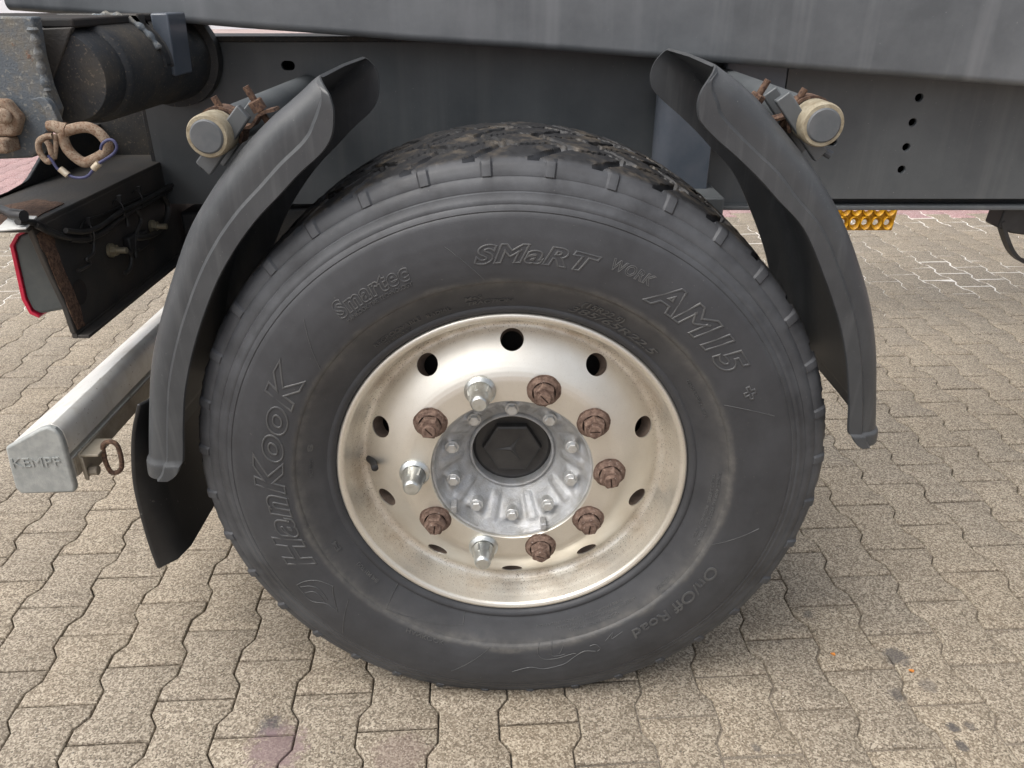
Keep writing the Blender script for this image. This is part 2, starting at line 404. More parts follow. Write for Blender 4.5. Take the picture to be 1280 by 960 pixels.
def plate_with_holes(outer, holes, y0, y1):
    """flat plate in (x, z) with round or oblong holes cut through, thickness y0..y1"""
    vs = [Vector(p) for p in outer]; es = [(i, (i + 1) % len(outer)) for i in range(len(outer))]
    loops = [list(range(len(outer)))]
    for h in holes:
        k = len(vs); vs += [Vector(p) for p in h]; es += [(k + i, k + (i + 1) % len(h)) for i in range(len(h))]
        loops.append(list(range(k, k + len(h))))
    V, E_, F_, *_ = delaunay_2d_cdt(vs, es, [], 0, 1e-6)
    def inside(p, poly):
        c = False; n = len(poly)
        for i in range(n):
            (x1, y1_), (x2, y2_) = poly[i], poly[(i + 1) % n]
            if (y1_ > p[1]) != (y2_ > p[1]) and p[0] < (x2 - x1) * (p[1] - y1_) / (y2_ - y1_) + x1: c = not c
        return c
    keep = []
    for f in F_:
        cx = sum(V[i].x for i in f) / len(f); cy = sum(V[i].y for i in f) / len(f)
        if inside((cx, cy), outer) and not any(inside((cx, cy), h) for h in holes): keep.append(tuple(f))
    n = len(V); mb = MB()
    mb.v = [(v.x, y0, v.y) for v in V] + [(v.x, y1, v.y) for v in V]
    mb.f = keep + [tuple(i + n for i in f[::-1]) for f in keep]
    cnt = {}
    for f in keep:
        for i in range(len(f)):
            e = (f[i], f[(i + 1) % len(f)]); cnt[tuple(sorted(e))] = cnt.get(tuple(sorted(e)), 0) + 1
    for f in keep:
        for i in range(len(f)):
            e = (f[i], f[(i + 1) % len(f)])
            if cnt[tuple(sorted(e))] == 1: mb.f.append((e[1], e[0], e[0] + n, e[1] + n))
    return mb
def ring_pts(c, r, n=20, rx=None): return [(c[0] + (rx or r) * math.cos(2 * PI * i / n), c[1] + r * math.sin(2 * PI * i / n)) for i in range(n)]
def oblong(c, w_, h, n=8):
    o = []
    for i in range(n + 1): a = -PI / 2 + PI * i / n; o.append((c[0] + w_ / 2 - h / 2 + h / 2 * math.cos(a), c[1] + h / 2 * math.sin(a)))
    for i in range(n + 1): a = PI / 2 + PI * i / n; o.append((c[0] - w_ / 2 + h / 2 + h / 2 * math.cos(a), c[1] + h / 2 * math.sin(a)))
    return o

# ------------------------------------------------------------------ ground
def sstep(a, b, v):
    t = max(0.0, min(1.0, (v - a) / (b - a))); return t * t * (3 - 2 * t)
def grid_sheet(x0, x1, y0, y1, nx, ny, fz):
    mb = MB()
    for j in range(ny + 1):
        for i in range(nx + 1):
            x = x0 + (x1 - x0) * i / nx; y = y0 + (y1 - y0) * j / ny
            mb.v.append((x, y, fz(x, y)))
    for j in range(ny):
        for i in range(nx):
            k = j * (nx + 1) + i; mb.f.append((k, k + 1, k + nx + 2, k + nx + 1))
    return mb
gm = MB().add([(-600, -600, -.05), (600, -600, -.05), (600, 600, -.05), (-600, 600, -.05)], [(0, 1, 2, 3)])
tag(gm.build('ground', 'far', None, None), kind='structure')

RED_Y = 3.75
def sand_h(x, y):
    k = noise.noise(Vector((x * 2.1, y * 2.1, 3.0)))
    near = max(0.0, min(1.0, (.25 - y) / .7))
    fill = sstep(-.1, .5, x) * (1 - sstep(.1, .5, y)) * (.75 + .5 * k)
    fine = noise.noise(Vector((x * 40, y * 40, 1.0))) * .0012
    far = max(0.0, min(1.0, (y - 1.5) / .8))
    return -.0130 + .0050 * k + .0050 * near + .0105 * far + .0075 * max(0, fill) + fine
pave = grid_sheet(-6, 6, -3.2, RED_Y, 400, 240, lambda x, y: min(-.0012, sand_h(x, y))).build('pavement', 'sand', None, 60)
tag(pave, kind='structure')
redp = grid_sheet(-6, 6, RED_Y, 10, 40, 30, lambda x, y: -.006).build('red_pavement', 'sand', None, 60)
tag(redp, kind='structure')

# bone-shaped interlocking paver: 200 mm long, straight ends, stepped flanks; columns 143 mm apart, shifted by half
PL, PW, PA = .185, .1335, .0095
def paver_outline(gap=.0012):
    hy = PL / 2 - .0022
    right = [(PW / 2 + PA - gap, -hy), (PW / 2 + PA - gap, -.0600), (PW / 2 - PA - gap, -.0325), (PW / 2 - PA - gap, .0325), (PW / 2 + PA - gap, .0600), (PW / 2 + PA - gap, hy)]
    return right + [(-x, y) for x, y in right[::-1]]
def paver_geo():
    o = paver_outline(); n = len(o)
    def inset(d): return [(x - math.copysign(d, x), y - (math.copysign(d, y) if abs(y) > .085 else 0)) for x, y in o]
    rings = [(o, -.045), (o, -.0042), (inset(.0016), -.0012), (inset(.0042), 0)]
    v = [(x, y, z) for rr, z in rings for x, y in rr]
    f = [(k * n + i, k * n + (i + 1) % n, (k + 1) * n + (i + 1) % n, (k + 1) * n + i) for k in range(3) for i in range(n)]
    t = 3 * n
    f += [(t + 0, t + 1, t + 10, t + 11), (t + 1, t + 2, t + 9, t + 10), (t + 2, t + 3, t + 8, t + 9), (t + 3, t + 4, t + 7, t + 8), (t + 4, t + 5, t + 6, t + 7)]
    return v, f
PV, PF = paver_geo()
ROT = R(3.2)
cr, sr = math.cos(ROT), math.sin(ROT)
spots = []
q0 = PZ(134, 928.7, 0); L0 = (q0.x * cr + q0.y * sr, -q0.x * sr + q0.y * cr)
for i in range(-46, 66):
    for j in range(-22, 72):
        lx, ly = i * PW + L0[0], (j + .5) * PL + (PL / 2 if i % 2 else 0) + L0[1]
        x, y = lx * cr - ly * sr, lx * sr + ly * cr
        if y < -3.15 or y > 9.9 or abs(x) > 5.93: continue
        spots.append((x, y))
def shown(x, y):
    a = pix((x, y, 0))
    if not a or not (-25 < a[0] < 1305 and 262 < a[1] < 985): return 0
    if ((a[0] - 633) / 375) ** 2 + ((a[1] - 520) / 325) ** 2 < 1: return 0
    if 175 < a[0] < 1105 and a[1] < 330: return 0
    return 1 / (a and (Vector((x, y, 0)) - _C).length ** 3)
grey = sorted([s for s in spots if s[1] < RED_Y - .1], key=lambda s: -shown(*s))
red = [s for s in spots if s[1] >= RED_Y - .1]
prng = random.Random(11)
def jit():
    return (prng.uniform(-.0008, .0008), prng.gauss(0, .0045), prng.gauss(0, .0045), ROT + prng.gauss(0, .006))
pm = bpy.data.meshes.new('paver'); pm.from_pydata(PV, [], PF); pm.update(); pm.materials.append(M['paver'])
pm.shade_smooth(); pm.set_sharp_from_angle(angle=R(25))
n_single = sum(1 for s in grey[:300] if shown(*s) > 0)
for x, y in grey[:n_single]:
    dz, tx, ty, rz = jit()
    o = bpy.data.objects.new('paver', pm); col.objects.link(o); o.parent = pave
    o.location = (x, y, dz); o.rotation_euler = (tx, ty, rz)
def paver_field(name, lst, m, parent):
    mb = MB(); tone = []
    for x, y in lst:
        dz, tx, ty, rz = jit()
        c, s = math.cos(rz), math.sin(rz)
        mb.add([(x + vx * c - vy * s, y + vx * s + vy * c, vz + dz + vy * tx - vx * ty) for vx, vy, vz in PV], PF)
        tone += [prng.random()] * len(PV)
    me = bpy.data.meshes.new(name); me.from_pydata(mb.v, [], mb.f); me.update()
    a = me.attributes.new('tone', 'FLOAT', 'POINT'); a.data.foreach_set('value', tone)
    return tag(link(name, me, m, parent, 25), kind='stuff')
paver_field('outer_pavers', grey[n_single:], 'paver', pave)
paver_field('red_pavers', red, 'redpaver', redp)

# ------------------------------------------------------------------ far hall seen through the slit above the chassis
hall = bpy.data.objects.new('industrial_hall', None); col.objects.link(hall); hall.location = (-10, 32, -.05)
tag(hall, 'pale clad industrial hall far across the yard', 'building')
def local(mb, name, m, parent, **k):
    o = mb.build(name, m, parent, **k); o.matrix_parent_inverse = Matrix.Translation(-parent.location); return o
local(MB().box(-40, 22, 32, 50, -.05, 6.5), 'wall', 'wall', hall)
local(MB().box(-40.3, 22.3, 31.7, 50.3, 6.5, 6.9), 'roof', 'lampgrey', hall)
for k in range(20): local(MB().box(-39 + k * 3, -38.86 + k * 3, 31.93, 31.998, 0, 6.4), 'cladding_rib', 'wall', hall)
for k in range(9): local(MB().box(-36 + k * 6, -34.2 + k * 6, 31.9, 31.997, .55, 1.6), 'window', 'glass', hall)

# ------------------------------------------------------------------ the trailer
T = bpy.data.objects.new('tipper_trailer', None); col.objects.link(T)
tag(T, 'anthracite semi-trailer frame with one big wheel between two black mudguards', 'trailer')
ZC = .5                                             # wheel centre height
def wp(r, th, y): return (r * math.cos(th), y, ZC + r * math.sin(th))

# ---- rim with its ten hand holes
def rim():
    prof = [(.2985, .030), (.2988, .010), (.2980, .003), (.2955, .0002), (.2915, -.0008), (.2875, .0008), (.2848, .0045), (.2835, .010),
            (.2815, .018), (.2765, .034), (.2715, .047), (.2680, .0532), (.2645, .0560), (.2610, .0574), (.2575, .0576), (.2545, .0564), (.2510, .0540), (.2460, .0500),
            (.2405, .0459), (.2340, .0413), (.2270, .0366), (.2200, .0320), (.2130, .0275), (.2060, .0232), (.1990, .0193), (.1920, .0160), (.1850, .0138), (.1780, .0127),
            (.1750, .0125), (.1650, .0125), (.1500, .0125), (.1405, .0125), (.1390, .0145), (.1390, .060)]
    pa = np.array(prof)
    # finer profile, arc-length parameter
    seg = np.r_[0, np.cumsum(np.hypot(*np.diff(pa, axis=0).T))]
    def at(s): return np.interp(s, seg, pa[:, 0]), np.interp(s, seg, pa[:, 1])
    ss = sorted(set(np.round(np.r_[seg, np.linspace(0, seg[-1], 90)], 6)))
    s_hole = np.interp(-.2365, -pa[:, 0], seg); rh = .2365; hr = .0193
    na = 28
    verts = []; edges = []
    # one 36 degree sector in (s, a*rh) plane
    half = PI / 10
    cols_ = np.linspace(-half, half, na + 1)
    pts = []; 
    for a in cols_:
        for s in ss:
            if math.hypot(s - s_hole, a * rh) > hr * 1.16 or abs(a) > half - 1e-6: pts.append((s, a * rh))
    k = len(pts); nh = 36
    pts += [(s_hole + hr * math.cos(2 * PI * i / nh), hr * math.sin(2 * PI * i / nh)) for i in range(nh)]
    V, E_, F_, *_ = delaunay_2d_cdt([Vector(q) for q in pts], [(k + i, k + (i + 1) % nh) for i in range(nh)], [], 0, 1e-7)
    onc = [math.hypot(v.x - s_hole, v.y) < hr * 1.002 for v in V]
    F_ = [f for f in F_ if not all(onc[i] for i in f)]
    mb = MB(); wallf = []
    for q in range(10):
        th0 = PI / 2 + q * 2 * half
        vv = []
        for v in V:
            r, y = at(v.x); vv.append(wp(r, th0 - v.y / rh, y))
        mb.add(vv, F_)
        # hole wall, following the surface normal inwards
        r0, y0 = at(s_hole); r1, y1 = at(s_hole + .004); tv = Vector((r1 - r0, y1 - y0)).normalized(); nv = Vector((tv.y, -tv.x))
        if nv.y < 0: nv = -nv
        wall = []; w0_ = len(mb.f)
        for dpt in (0, .002, .026):
            for i in range(nh):
                ex = .0012 if dpt == 0 else 0
                s = s_hole + (hr) * math.cos(2 * PI * i / nh); r, y = at(s)
                wall.append(wp(r + nv.x * dpt, th0 - hr * math.sin(2 * PI * i / nh) / rh, y + nv.y * dpt))
        mb.add(wall, [(a * nh + i, a * nh + (i + 1) % nh, (a + 1) * nh + (i + 1) % nh, (a + 1) * nh + i) for a in (0, 1) for i in range(nh)])
        wallf += list(range(w0_ + nh, len(mb.f)))
    me = bpy.data.meshes.new('wheel'); me.from_pydata(mb.v, [], mb.f); me.materials.append(M['alu']); me.materials.append(M['holewall'])
    for ff in wallf: me.polygons[ff].material_index = 1
    import bmesh
    bm = bmesh.new(); bm.from_mesh(me); bmesh.ops.remove_doubles(bm, verts=bm.verts, dist=2e-5)
    bmesh.ops.recalc_face_normals(bm, faces=bm.faces)
    bm.to_mesh(me); bm.free(); me.update()
    return me
W = link('wheel', rim(), None, T, 50)
tag(W, 'dull aluminium disc wheel with rusty nuts in a worn black tyre')
MB().lathe([(.2984, .029), (.275, .06), (.262, .12), (.262, .28), (.29, .33)], (0, 0, ZC), (0, 1, 0), 72).build('rim_barrel', 'alu', W, 50)

# ---- tyre
SIDE = [(.2865, .020), (.2990, .0045), (.3015, -.0010), (.3055, -.0045), (.3100, -.0050), (.3125, -.0035), (.3140, -.0040), (.3170, -.0062), (.3240, -.0100), (.3330, -.0150),
        (.3430, -.0208), (.3520, -.0258), (.3570, -.0282), (.3585, -.0288), (.3600, -.0316), (.3625, -.0336), (.3760, -.0362), (.3900, -.0374), (.4100, -.0376), (.4300, -.0358),
        (.4480, -.0322), (.4600, -.0290), (.4622, -.0268), (.4640, -.0274), (.4655, -.0266), (.4700, -.0246), (.4715, -.0226), (.4740, -.0228), (.4785, -.0208), (.4800, -.0190), (.4865, -.0168),
        (.4880, -.0140), (.4900, -.0142), (.4980, -.0104), (.5050, -.0072), (.5066, -.0042), (.5085, -.0042), (.5150, -.0010), (.5205, .0022), (.5240, .0050), (.5262, .0095)]
_sr = np.array([q[0] for q in SIDE]); _sy = np.array([q[1] for q in SIDE])
TW = .352                                           # tread centre plane at TW / 2
def bulge(x, y, z, r):
    """the loaded tyre: flattened on the ground, sidewall pushed out above the contact patch"""
    a = math.atan2(x, -(z - ZC))
    k = math.exp(-(a / .42) ** 2) * max(0, min(1, (r - .34) / .12))
    y = y - .010 * k if y < TW / 2 else y + .010 * k
    lift = .016 * math.exp(-(a / .36) ** 2) * max(0, min(1, (r - .31) / .21)) ** 1.3
    z = z + lift
    return x, y, max(z, .0012)
def side_y(r): return float(np.interp(r, _sr, _sy))
def on_side(r, th, h=0.0):
    x, _, z = wp(r, th, 0); return Vector(bulge(x, side_y(r) - h, z, r))
def sstep(a, b, v):
    t = max(0.0, min(1.0, (v - a) / (b - a))); return t * t * (3 - 2 * t)
def tri(a): a = a % 1.0; return 4 * abs(a - .5) - 1
def tyre():
    side = []
    for i in range(len(SIDE) - 1):
        n = max(1, int(math.hypot(SIDE[i + 1][0] - SIDE[i][0], SIDE[i + 1][1] - SIDE[i][1]) / .0045))
        side += [(SIDE[i][0] + (SIDE[i + 1][0] - SIDE[i][0]) * k / n, SIDE[i][1] + (SIDE[i + 1][1] - SIDE[i][1]) * k / n) for k in range(n)]
    side.append(SIDE[-1])
    ny = 78; tread = []
    for k in range(1, ny):
        y = .0095 + (TW - .019) * k / ny
        r = .5268 + .0085 * math.sqrt(max(0, 1 - ((y - TW / 2) / (TW / 2)) ** 2))
        tread.append((r, y))
    back = [(r, TW - y) for r, y in SIDE[::-1] if r > .33]
    prof = [(p, 0) for p in side] + [(p, 1) for p in tread] + [(p, 2) for p in back]
    NT = 1080; m = len(prof); v = []
    for j in range(NT):
        th = 2 * PI * j / NT
        a = (th - R(94)) / (2 * PI) * 36
        fr = (a + .5) % 1.0 - .5
        lug = 1 - sstep(.062, .092, abs(fr))
        for (r, y), kind in prof:
            if kind == 0 and r > .503:
                k = lug * sstep(.5035, .510, r)
                y2 = y - .0040 * k; r2 = r + .0026 * k * sstep(.515, .524, r)
            elif kind == 1:
                d = 0.0
                for yc, ph, wd in ((.098, 0, .0085), (.176, .5, .0075), (.254, 0, .0085)):
                    q = abs(y - (yc + .011 * tri(a + ph))); d = max(d, 1 - sstep(wd * .45, wd * .75, q))
                if y < .1: sh = (a + .35 + (y - .03) * 7) % 1.0
                elif y > TW - .1: sh = (a + .85 - (y - .3) * 7) % 1.0
                else: sh = (a * 1.0 + .25 + abs(y - TW / 2) * 9) % 1.0
                q = abs(sh - .5); wl = 1 - sstep(.055, .10, q)
                if y < .03 or y > TW - .03: wl *= .75
                d = max(d, wl * .9)
                jag = .0016 * noise.noise(Vector((th * 60, y * 60, 5)))
                r2 = r - .013 * d + jag; y2 = y
            else: r2, y2 = r, y
            x, _, z = wp(r2, th, y2)
            v.append(bulge(x, y2, z, r2))
    f = [(j * m + i, ((j + 1) % NT) * m + i, ((j + 1) % NT) * m + i + 1, j * m + i + 1) for j in range(NT) for i in range(m - 1)]
    me = bpy.data.meshes.new('tyre'); me.from_pydata(v, [], f); me.update(); me.flip_normals()
    return me
M['letter'] = weathered('worn raised rubber', (.05, .052, .056), (.085, .085, .083), 25, .35, .7, (.42, .62), bs=.1, bscale=500)
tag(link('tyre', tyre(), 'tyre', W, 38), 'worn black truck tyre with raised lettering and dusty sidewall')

# ---- raised lettering on the sidewall
TEXTS = [  # text, radius of baseline, start angle, end angle (clockwise), cap height, outlined, slant, stroke
    ('HanKooK', .3800, 205.0, 145.5, .046, True, .28, .0009),
    ('SMaRT', .3930, 98.0, 72.0, .026, True, .30, .0007),
    ('WORK', .4080, 69.8, 60.4, .0165, True, .22, .0005),
    ('AM15', .3890, 60.6, 32.0, .041, True, .30, .0009),
    ('+', .4020, 27.8, 24.2, .020, True, .0, .0007),
    ('Smartec', .3960, 129.8, 111.5, .026, True, .12, .0006),
    ('HANKOOK TIRE TECHNOLOGY', .3850, 129.0, 111.8, .0065, False, .1, .0003),
    ('REGROOVABLE', .3235, 130.5, 115.0, .0075, False, .2, .0004),
    ('TUBELESS', .3145, 128.0, 119.0, .0055, False, .1, .0003),
    ('RADIAL', .3215, 113.6, 106.6, .0070, False, .2, .0004),
    ('M+S', .3310, 102.3, 97.6, .0075, False, .2, .0004),
    ('TRACTION', .3215, 102.0, 89.6, .0070, False, .2, .0004),
    ('(15R22.5)', .3330, 71.8, 60.0, .0105, False, .2, .0004),
    ('385/65R22.5', .3180, 74.6, 46.5, .0120, False, .3, .0004),
    ('On/Off Road', .3840, -25.0, -55.5, .022, False, .15, .0004),
    ('MADE IN KOREA', .3340, 178.0, 172.0, .0050, False, .0, .0003),
    ('S', .3350, 169.5, 167.0, .0075, True, .0, .0004),
    ('E4', .3330, 205.0, 201.5, .0085, False, .0, .0004),
    ('DOT 1EN 3HB', .3250, 212.5, 228.0 - 6, .0062, False, .1, .0003),
    ('HANKOOK', .3660, 238.0, 250.0, .0085, False, .2, .0003),
    ('LOAD RANGE L  160 K', .3340, 35.0, 22.0, .0050, False, .0, .0003),
    ('SINGLE 4500 KG 9920 LBS AT 900 KPA', .3440, 4.0, -22.0, .0045, False, .0, .0003),
    ('TREAD 5 STEEL  SIDEWALL 1 STEEL', .3360, 3.0, -20.0, .0042, False, .0, .0003),
    ('A WARNING', .3440, -33.0, -41.0, .0065, False, .0, .0003),
    ('SAFETY WARNING SERIOUS INJURY MAY RESULT', .3360, -48.0, -76.0, .0043, False, .0, .0003),
    ('TYRE FAILURE DUE TO UNDERINFLATION', .3280, -52.0, -82.0, .0040, False, .0, .0003),
    ('FOLLOW OWNERS MANUAL', .3440, -55.0, -72.0, .0043, False, .0, .0003),
]
tobs = []
for txt, rb, a0, a1, h, outl, sh, st in TEXTS:
    st = st * 1.5 if outl else st * 3.2
    cu = bpy.data.curves.new('lettering', 'FONT'); cu.body = txt; cu.size = 1.0; cu.shear = sh; cu.resolution_u = 5
    if outl: cu.fill_mode = 'NONE'; cu.bevel_depth = st / h * .8; cu.bevel_resolution = 1; cu.offset = .035 if h > .018 else .012; cu.space_character = 1.12
    else: cu.extrude = st / h; cu.offset = .012
    o = bpy.data.objects.new('tmp', cu); col.objects.link(o); tobs.append(o)
bpy.context.view_layer.update()
dg = bpy.context.evaluated_depsgraph_get()
for o, (txt, rb, a0, a1, h, outl, sh, st) in zip(tobs, TEXTS):
    me = bpy.data.meshes.new_from_object(o.evaluated_get(dg))
    co = np.zeros(len(me.vertices) * 3); me.vertices.foreach_get('co', co); co = co.reshape(-1, 3)
    lo, hi = co.min(0), co.max(0); caph = .73 if txt != '+' else hi[1]
    base = 0 if txt != '+' else lo[1]
    if a1 > a0: a1 -= 360 if a0 < a1 - 180 else 0
    out = []
    for x, y, z in co:
        u = (x - lo[0]) / (hi[0] - lo[0]); th = R(a0 + (a1 - a0) * u)
        r = rb + (y - base) / (caph - base) * h
        out.append(on_side(r, th, z * h * 1.0 + (st * .35 if outl else st * .6)))
    me.vertices.foreach_set('co', np.array(out).ravel()); me.update(); me.materials.clear()
    link('sidewall_lettering', me, 'letter', W, 40)
    cu = o.data; bpy.data.objects.remove(o); bpy.data.curves.remove(cu)
def pol(px, py, Y=-.034):
    q = PY(px, py, Y); return math.hypot(q.x, q.z - ZC), math.atan2(q.z - ZC, q.x)
def ridge(lines, name, rr=.0007):
    mb = MB()
    for ln in lines:
        pts = []
        if len(ln) > 2 and name == 'sidewall_emblem': ln = [(v.x, v.y) for v in spline([Vector((a_, b_, 0)) for a_, b_ in ln], 4)]
        for i in range(len(ln) - 1):
            (r0, t0), (r1, t1) = pol(*ln[i]), pol(*ln[i + 1])
            if t1 - t0 > PI: t1 -= 2 * PI
            if t0 - t1 > PI: t1 += 2 * PI
            n = max(2, int(abs(t1 - t0) / R(1.2)) + 1)
            for k in range(n + (i == len(ln) - 2)):
                pts.append(on_side(r0 + (r1 - r0) * k / n, t0 + (t1 - t0) * k / n, rr * .2))
        mb.tube(pts, rr, 6)
    return mb.build(name, 'letter', W, 60)
# flame mark ahead of the maker's name: swept crescents
ridge([[(371, 731), (382, 725), (398, 724), (416, 731), (416, 732), (418, 745), (422, 761), (421, 761), (408, 753), (394, 752), (386, 749), (378, 740), (371, 731)], [(376, 733), (388, 731), (400, 735), (410, 748)], [(381, 741), (391, 738), (400, 742), (406, 751)]], 'sidewall_emblem', .0008)
ridge([[(674, 806), (672, 816), (680, 822), (696, 821), (716, 815), (720, 816)], [(690, 804), (690, 818), (706, 816)], [(707, 801), (699, 816)],
       [(737, 806), (744, 804), (750, 808), (746, 812)], [(640, 838), (662, 832), (680, 834), (704, 828), (716, 820), (730, 812), (744, 812)],
       [(756, 800), (766, 790), (764, 797), (778, 788)]], 'sidewall_emblem', .0008)
ridge([[(498, 738), (482, 764), (560, 789), (578, 790), (581, 772), (540, 758), (498, 738)]], 'sidewall_plate_outline', .0007)
for ln in ([(428, 798), (436, 748)], [(564, 838), (612, 810)], [(380, 398), (401, 462)], [(556, 308), (606, 350)], [(905, 506), (968, 520)], [(884, 682), (948, 660)]): ridge([ln], 'sidewall_panel_edge', .0007)

# ---- hub, cap, bolts, nuts
def hub():
    prof_r = np.r_[np.linspace(.1386, .078, 34), np.array([.0765, .075, .0735, .072, .0712, .0712, .0712])]
    v = []; NT = 300; m = len(prof_r)
    for j in range(NT):
        th = 2 * PI * j / NT
        ab = ((th + PI / 2) / (2 * PI) * 10 + .5) % 1.0 - .5          # 0 at a bolt
        for i, r in enumerate(prof_r):
            t = (.1386 - r) / .0606
            y = .019 + .068 * min(1, t) ** .9
            if i < 34:
                # flange edge, scoop outboard of each bolt, pad under it, raised web between pads
                sc = math.exp(-(ab / .20) ** 2)
                y += .012 * sc * math.exp(-((r - .126) / .008) ** 2)
                y += -.010 * math.exp(-(ab / .23) ** 4) * math.exp(-((r - .109) / .013) ** 4)
                wb = math.exp(-(((abs(ab) - .5)) / .13) ** 4)
                y += -.006 * wb * sstep(.083, .092, r) * (1 - sstep(.118, .128, r))
                if r > .134: y = .019 + (.1386 - r) * .3
            if i >= 34: y = (.0835, .0815, .081, .082, .085, .1, .125)[i - 34]
            v.append(wp(r, th, y))
    f = [(j * m + i, ((j + 1) % NT) * m + i, ((j + 1) % NT) * m + i + 1, j * m + i + 1) for j in range(NT) for i in range(m - 1)]
    me = bpy.data.meshes.new('hub'); me.from_pydata(v, [], f); me.update(); me.flip_normals(); return me
link('hub', hub(), 'hub', W, 60)
MB().lathe([(.0714, .102), (.066, .100), (.062, .1015), (.0, .1025)], (0, 0, ZC), (0, 1, 0), 64).build('hub_cap', 'capblack', W, 30)
hx = MB()
hexr = [(.0545, .1005), (.052, .092), (.048, .0905), (.0, .0915)]
vv = []; 
for k in range(6):
    for r, y in hexr: vv.append(wp(r, R(60 * k), y))
hx.add(vv, [(k * 4 + i, ((k + 1) % 6) * 4 + i, ((k + 1) % 6) * 4 + i + 1, k * 4 + i + 1) for k in range(6) for i in range(3)])
hx.build('cap_hexagon', 'capblack', W, 20)
st = MB()
for a in (62, 182, 302):
    p0, p1, p2, tip = wp(.0055, R(a + 60), .0908), wp(.0055, R(a - 60), .0908), (0, .0875, ZC), wp(.030, R(a), .0903)
    st.add([p0, p1, p2, tip], [(0, 2, 3), (2, 1, 3)])
st.build('cap_emblem', 'capblack', W, 10)
for k in range(10):
    th = -PI / 2 + k * PI / 5
    c = Vector(wp(.1095, th, .0400))
    b = MB(); b.lathe([(.0122, .016), (.0122, .001), (.0114, 0), (.0, 0)], c, (0, 1, 0), 28)
    b.lathe([(.0096, .004), (.0096, -.0052), (.0082, -.0066), (.0, -.0066)], c, (0, 1, 0), 6)
    b.build('hub_bolt', 'hubbolt', W, 30)
for k in (0, 1):
    th = R((-64, 217)[k]); c = Vector(wp(.128, th, .022))
    MB().box(c.x - .005, c.x + .005, .010, .034, c.z - .006, c.z + .007).build('hub_lug', 'hub', W, 30, .0015)
def hexprof(mb, c, prof, rot, n=6, tw=None):
    """hexagonal sections along -y"""
    k = len(mb.v)
    for r, h in prof:
        for j in range(n): a = rot + 2 * PI * j / n; mb.v.append((c.x + r * math.cos(a), c.y - h, c.z + r * math.sin(a)))
    for i in range(len(prof) - 1):
        for j in range(n): mb.f.append((k + i * n + j, k + i * n + (j + 1) % n, k + (i + 1) * n + (j + 1) % n, k + (i + 1) * n + j))
    mb.f.append(tuple(k + (len(prof) - 1) * n + j for j in range(n)))
nrng = random.Random(5)
def stain(mb, c, k):
    o = []
    for i in range(30):
        a = 2 * PI * i / 30; r = .0284 + .0016 * noise.noise(Vector((math.cos(a) * 2.5, math.sin(a) * 2.5, k * 3.1))); o.append((c.x + r * math.cos(a), c.y - .0004, c.z + r * math.sin(a)))
    mb.slab(o, (0, .0006, 0))
COVERS = {108.0, 180.0 + 0.0, 252.0}
for k in range(10):
    deg = 72 + 36 * k; deg = deg if deg <= 360 else deg - 360
    c = Vector(wp(.1675, R(deg), .0125)); rot = nrng.uniform(0, 1)
    mb = MB()
    if deg in (108, 180, 252):
        mb.lathe([(.0262, 0), (.0262, .0035), (.0245, .0055), (.0205, .0085)], c, (0, -1, 0), 40)
        hexprof(mb, c, [(.0212, .005), (.0208, .016), (.0188, .030)], rot)
        mb.lathe([(.0205, .012), (.0172, .030), (.0150, .042), (.0136, .047), (.0110, .0495), (.0, .050)], c, (0, -1, 0), 36)
        mb.build('nut_cover', 'chrome', W, 32)
    else:
        stain(mb, c, k); mb.lathe([(.0258, 0), (.0258, .003), (.0236, .0062), (.0205, .0082), (.0195, .009)], c, (0, -1, 0), 40)
        hexprof(mb, c, [(.0188, .006), (.0188, .0215), (.0168, .0245)], rot)
        mb.lathe([(.0150, .0240), (.0112, .0246), (.0112, .0300), (.0100, .0312), (.0082, .0312)], c, (0, -1, 0), 28)
        # slotted stud end
        a = nrng.uniform(0, PI); s_, cc = math.sin(a), math.cos(a)
        for sg in (-1, 1):
            pts = []
            for i in range(13):
                b = PI * i / 12; lx, lz = .0082 * math.cos(b), max(.0012, .0082 * math.sin(b)) * sg
                pts.append((c.x + lx * cc - lz * s_, c.y - .0312, c.z + lx * s_ + lz * cc))
            mb.slab(pts, (0, .003, 0))
        mb.build('lug_nut', 'nutrust', W, 32)
v0 = Vector(wp(.2465, R(180.0), .058))
MB().tube([v0 + Vector((-.004, 0, 0)), v0 + Vector((.002, -.012, .001)), v0 + Vector((.006, -.024, .002))], [.0085, .0068, .0055], 14).lathe(
    [(.0062, 0), (.0062, .012), (.004, .0135), (0, .0135)], v0 + Vector((.006, -.024, .002)), (.3, -1, .05), 14, True).build('valve_stem', 'black', W, 40)
MB().lathe([(.10, .105), (.262, .105), (.262, .30), (.10, .30)], (0, 0, ZC), (0, 1, 0), 64).build('brake_drum', 'brake', W, 40)
MB().lathe([(.0, 0), (.07, 0), (.09, .015), (.09, .07), (.096, .075), (.096, .095), (.09, .1), (.09, .16), (.06, .19), (.0, .19)], (-.44, .50, .70), (1, 0, -.12), 32).build('dark_filler_drum', 'darkpaint', T, 40)  # added dark cylinder, hides bright ground between mudguard and tyre
MB().cyl((0, .30, ZC), (0, 2.2, ZC), .068, 32).build('axle', 'darkpaint', T, 40)

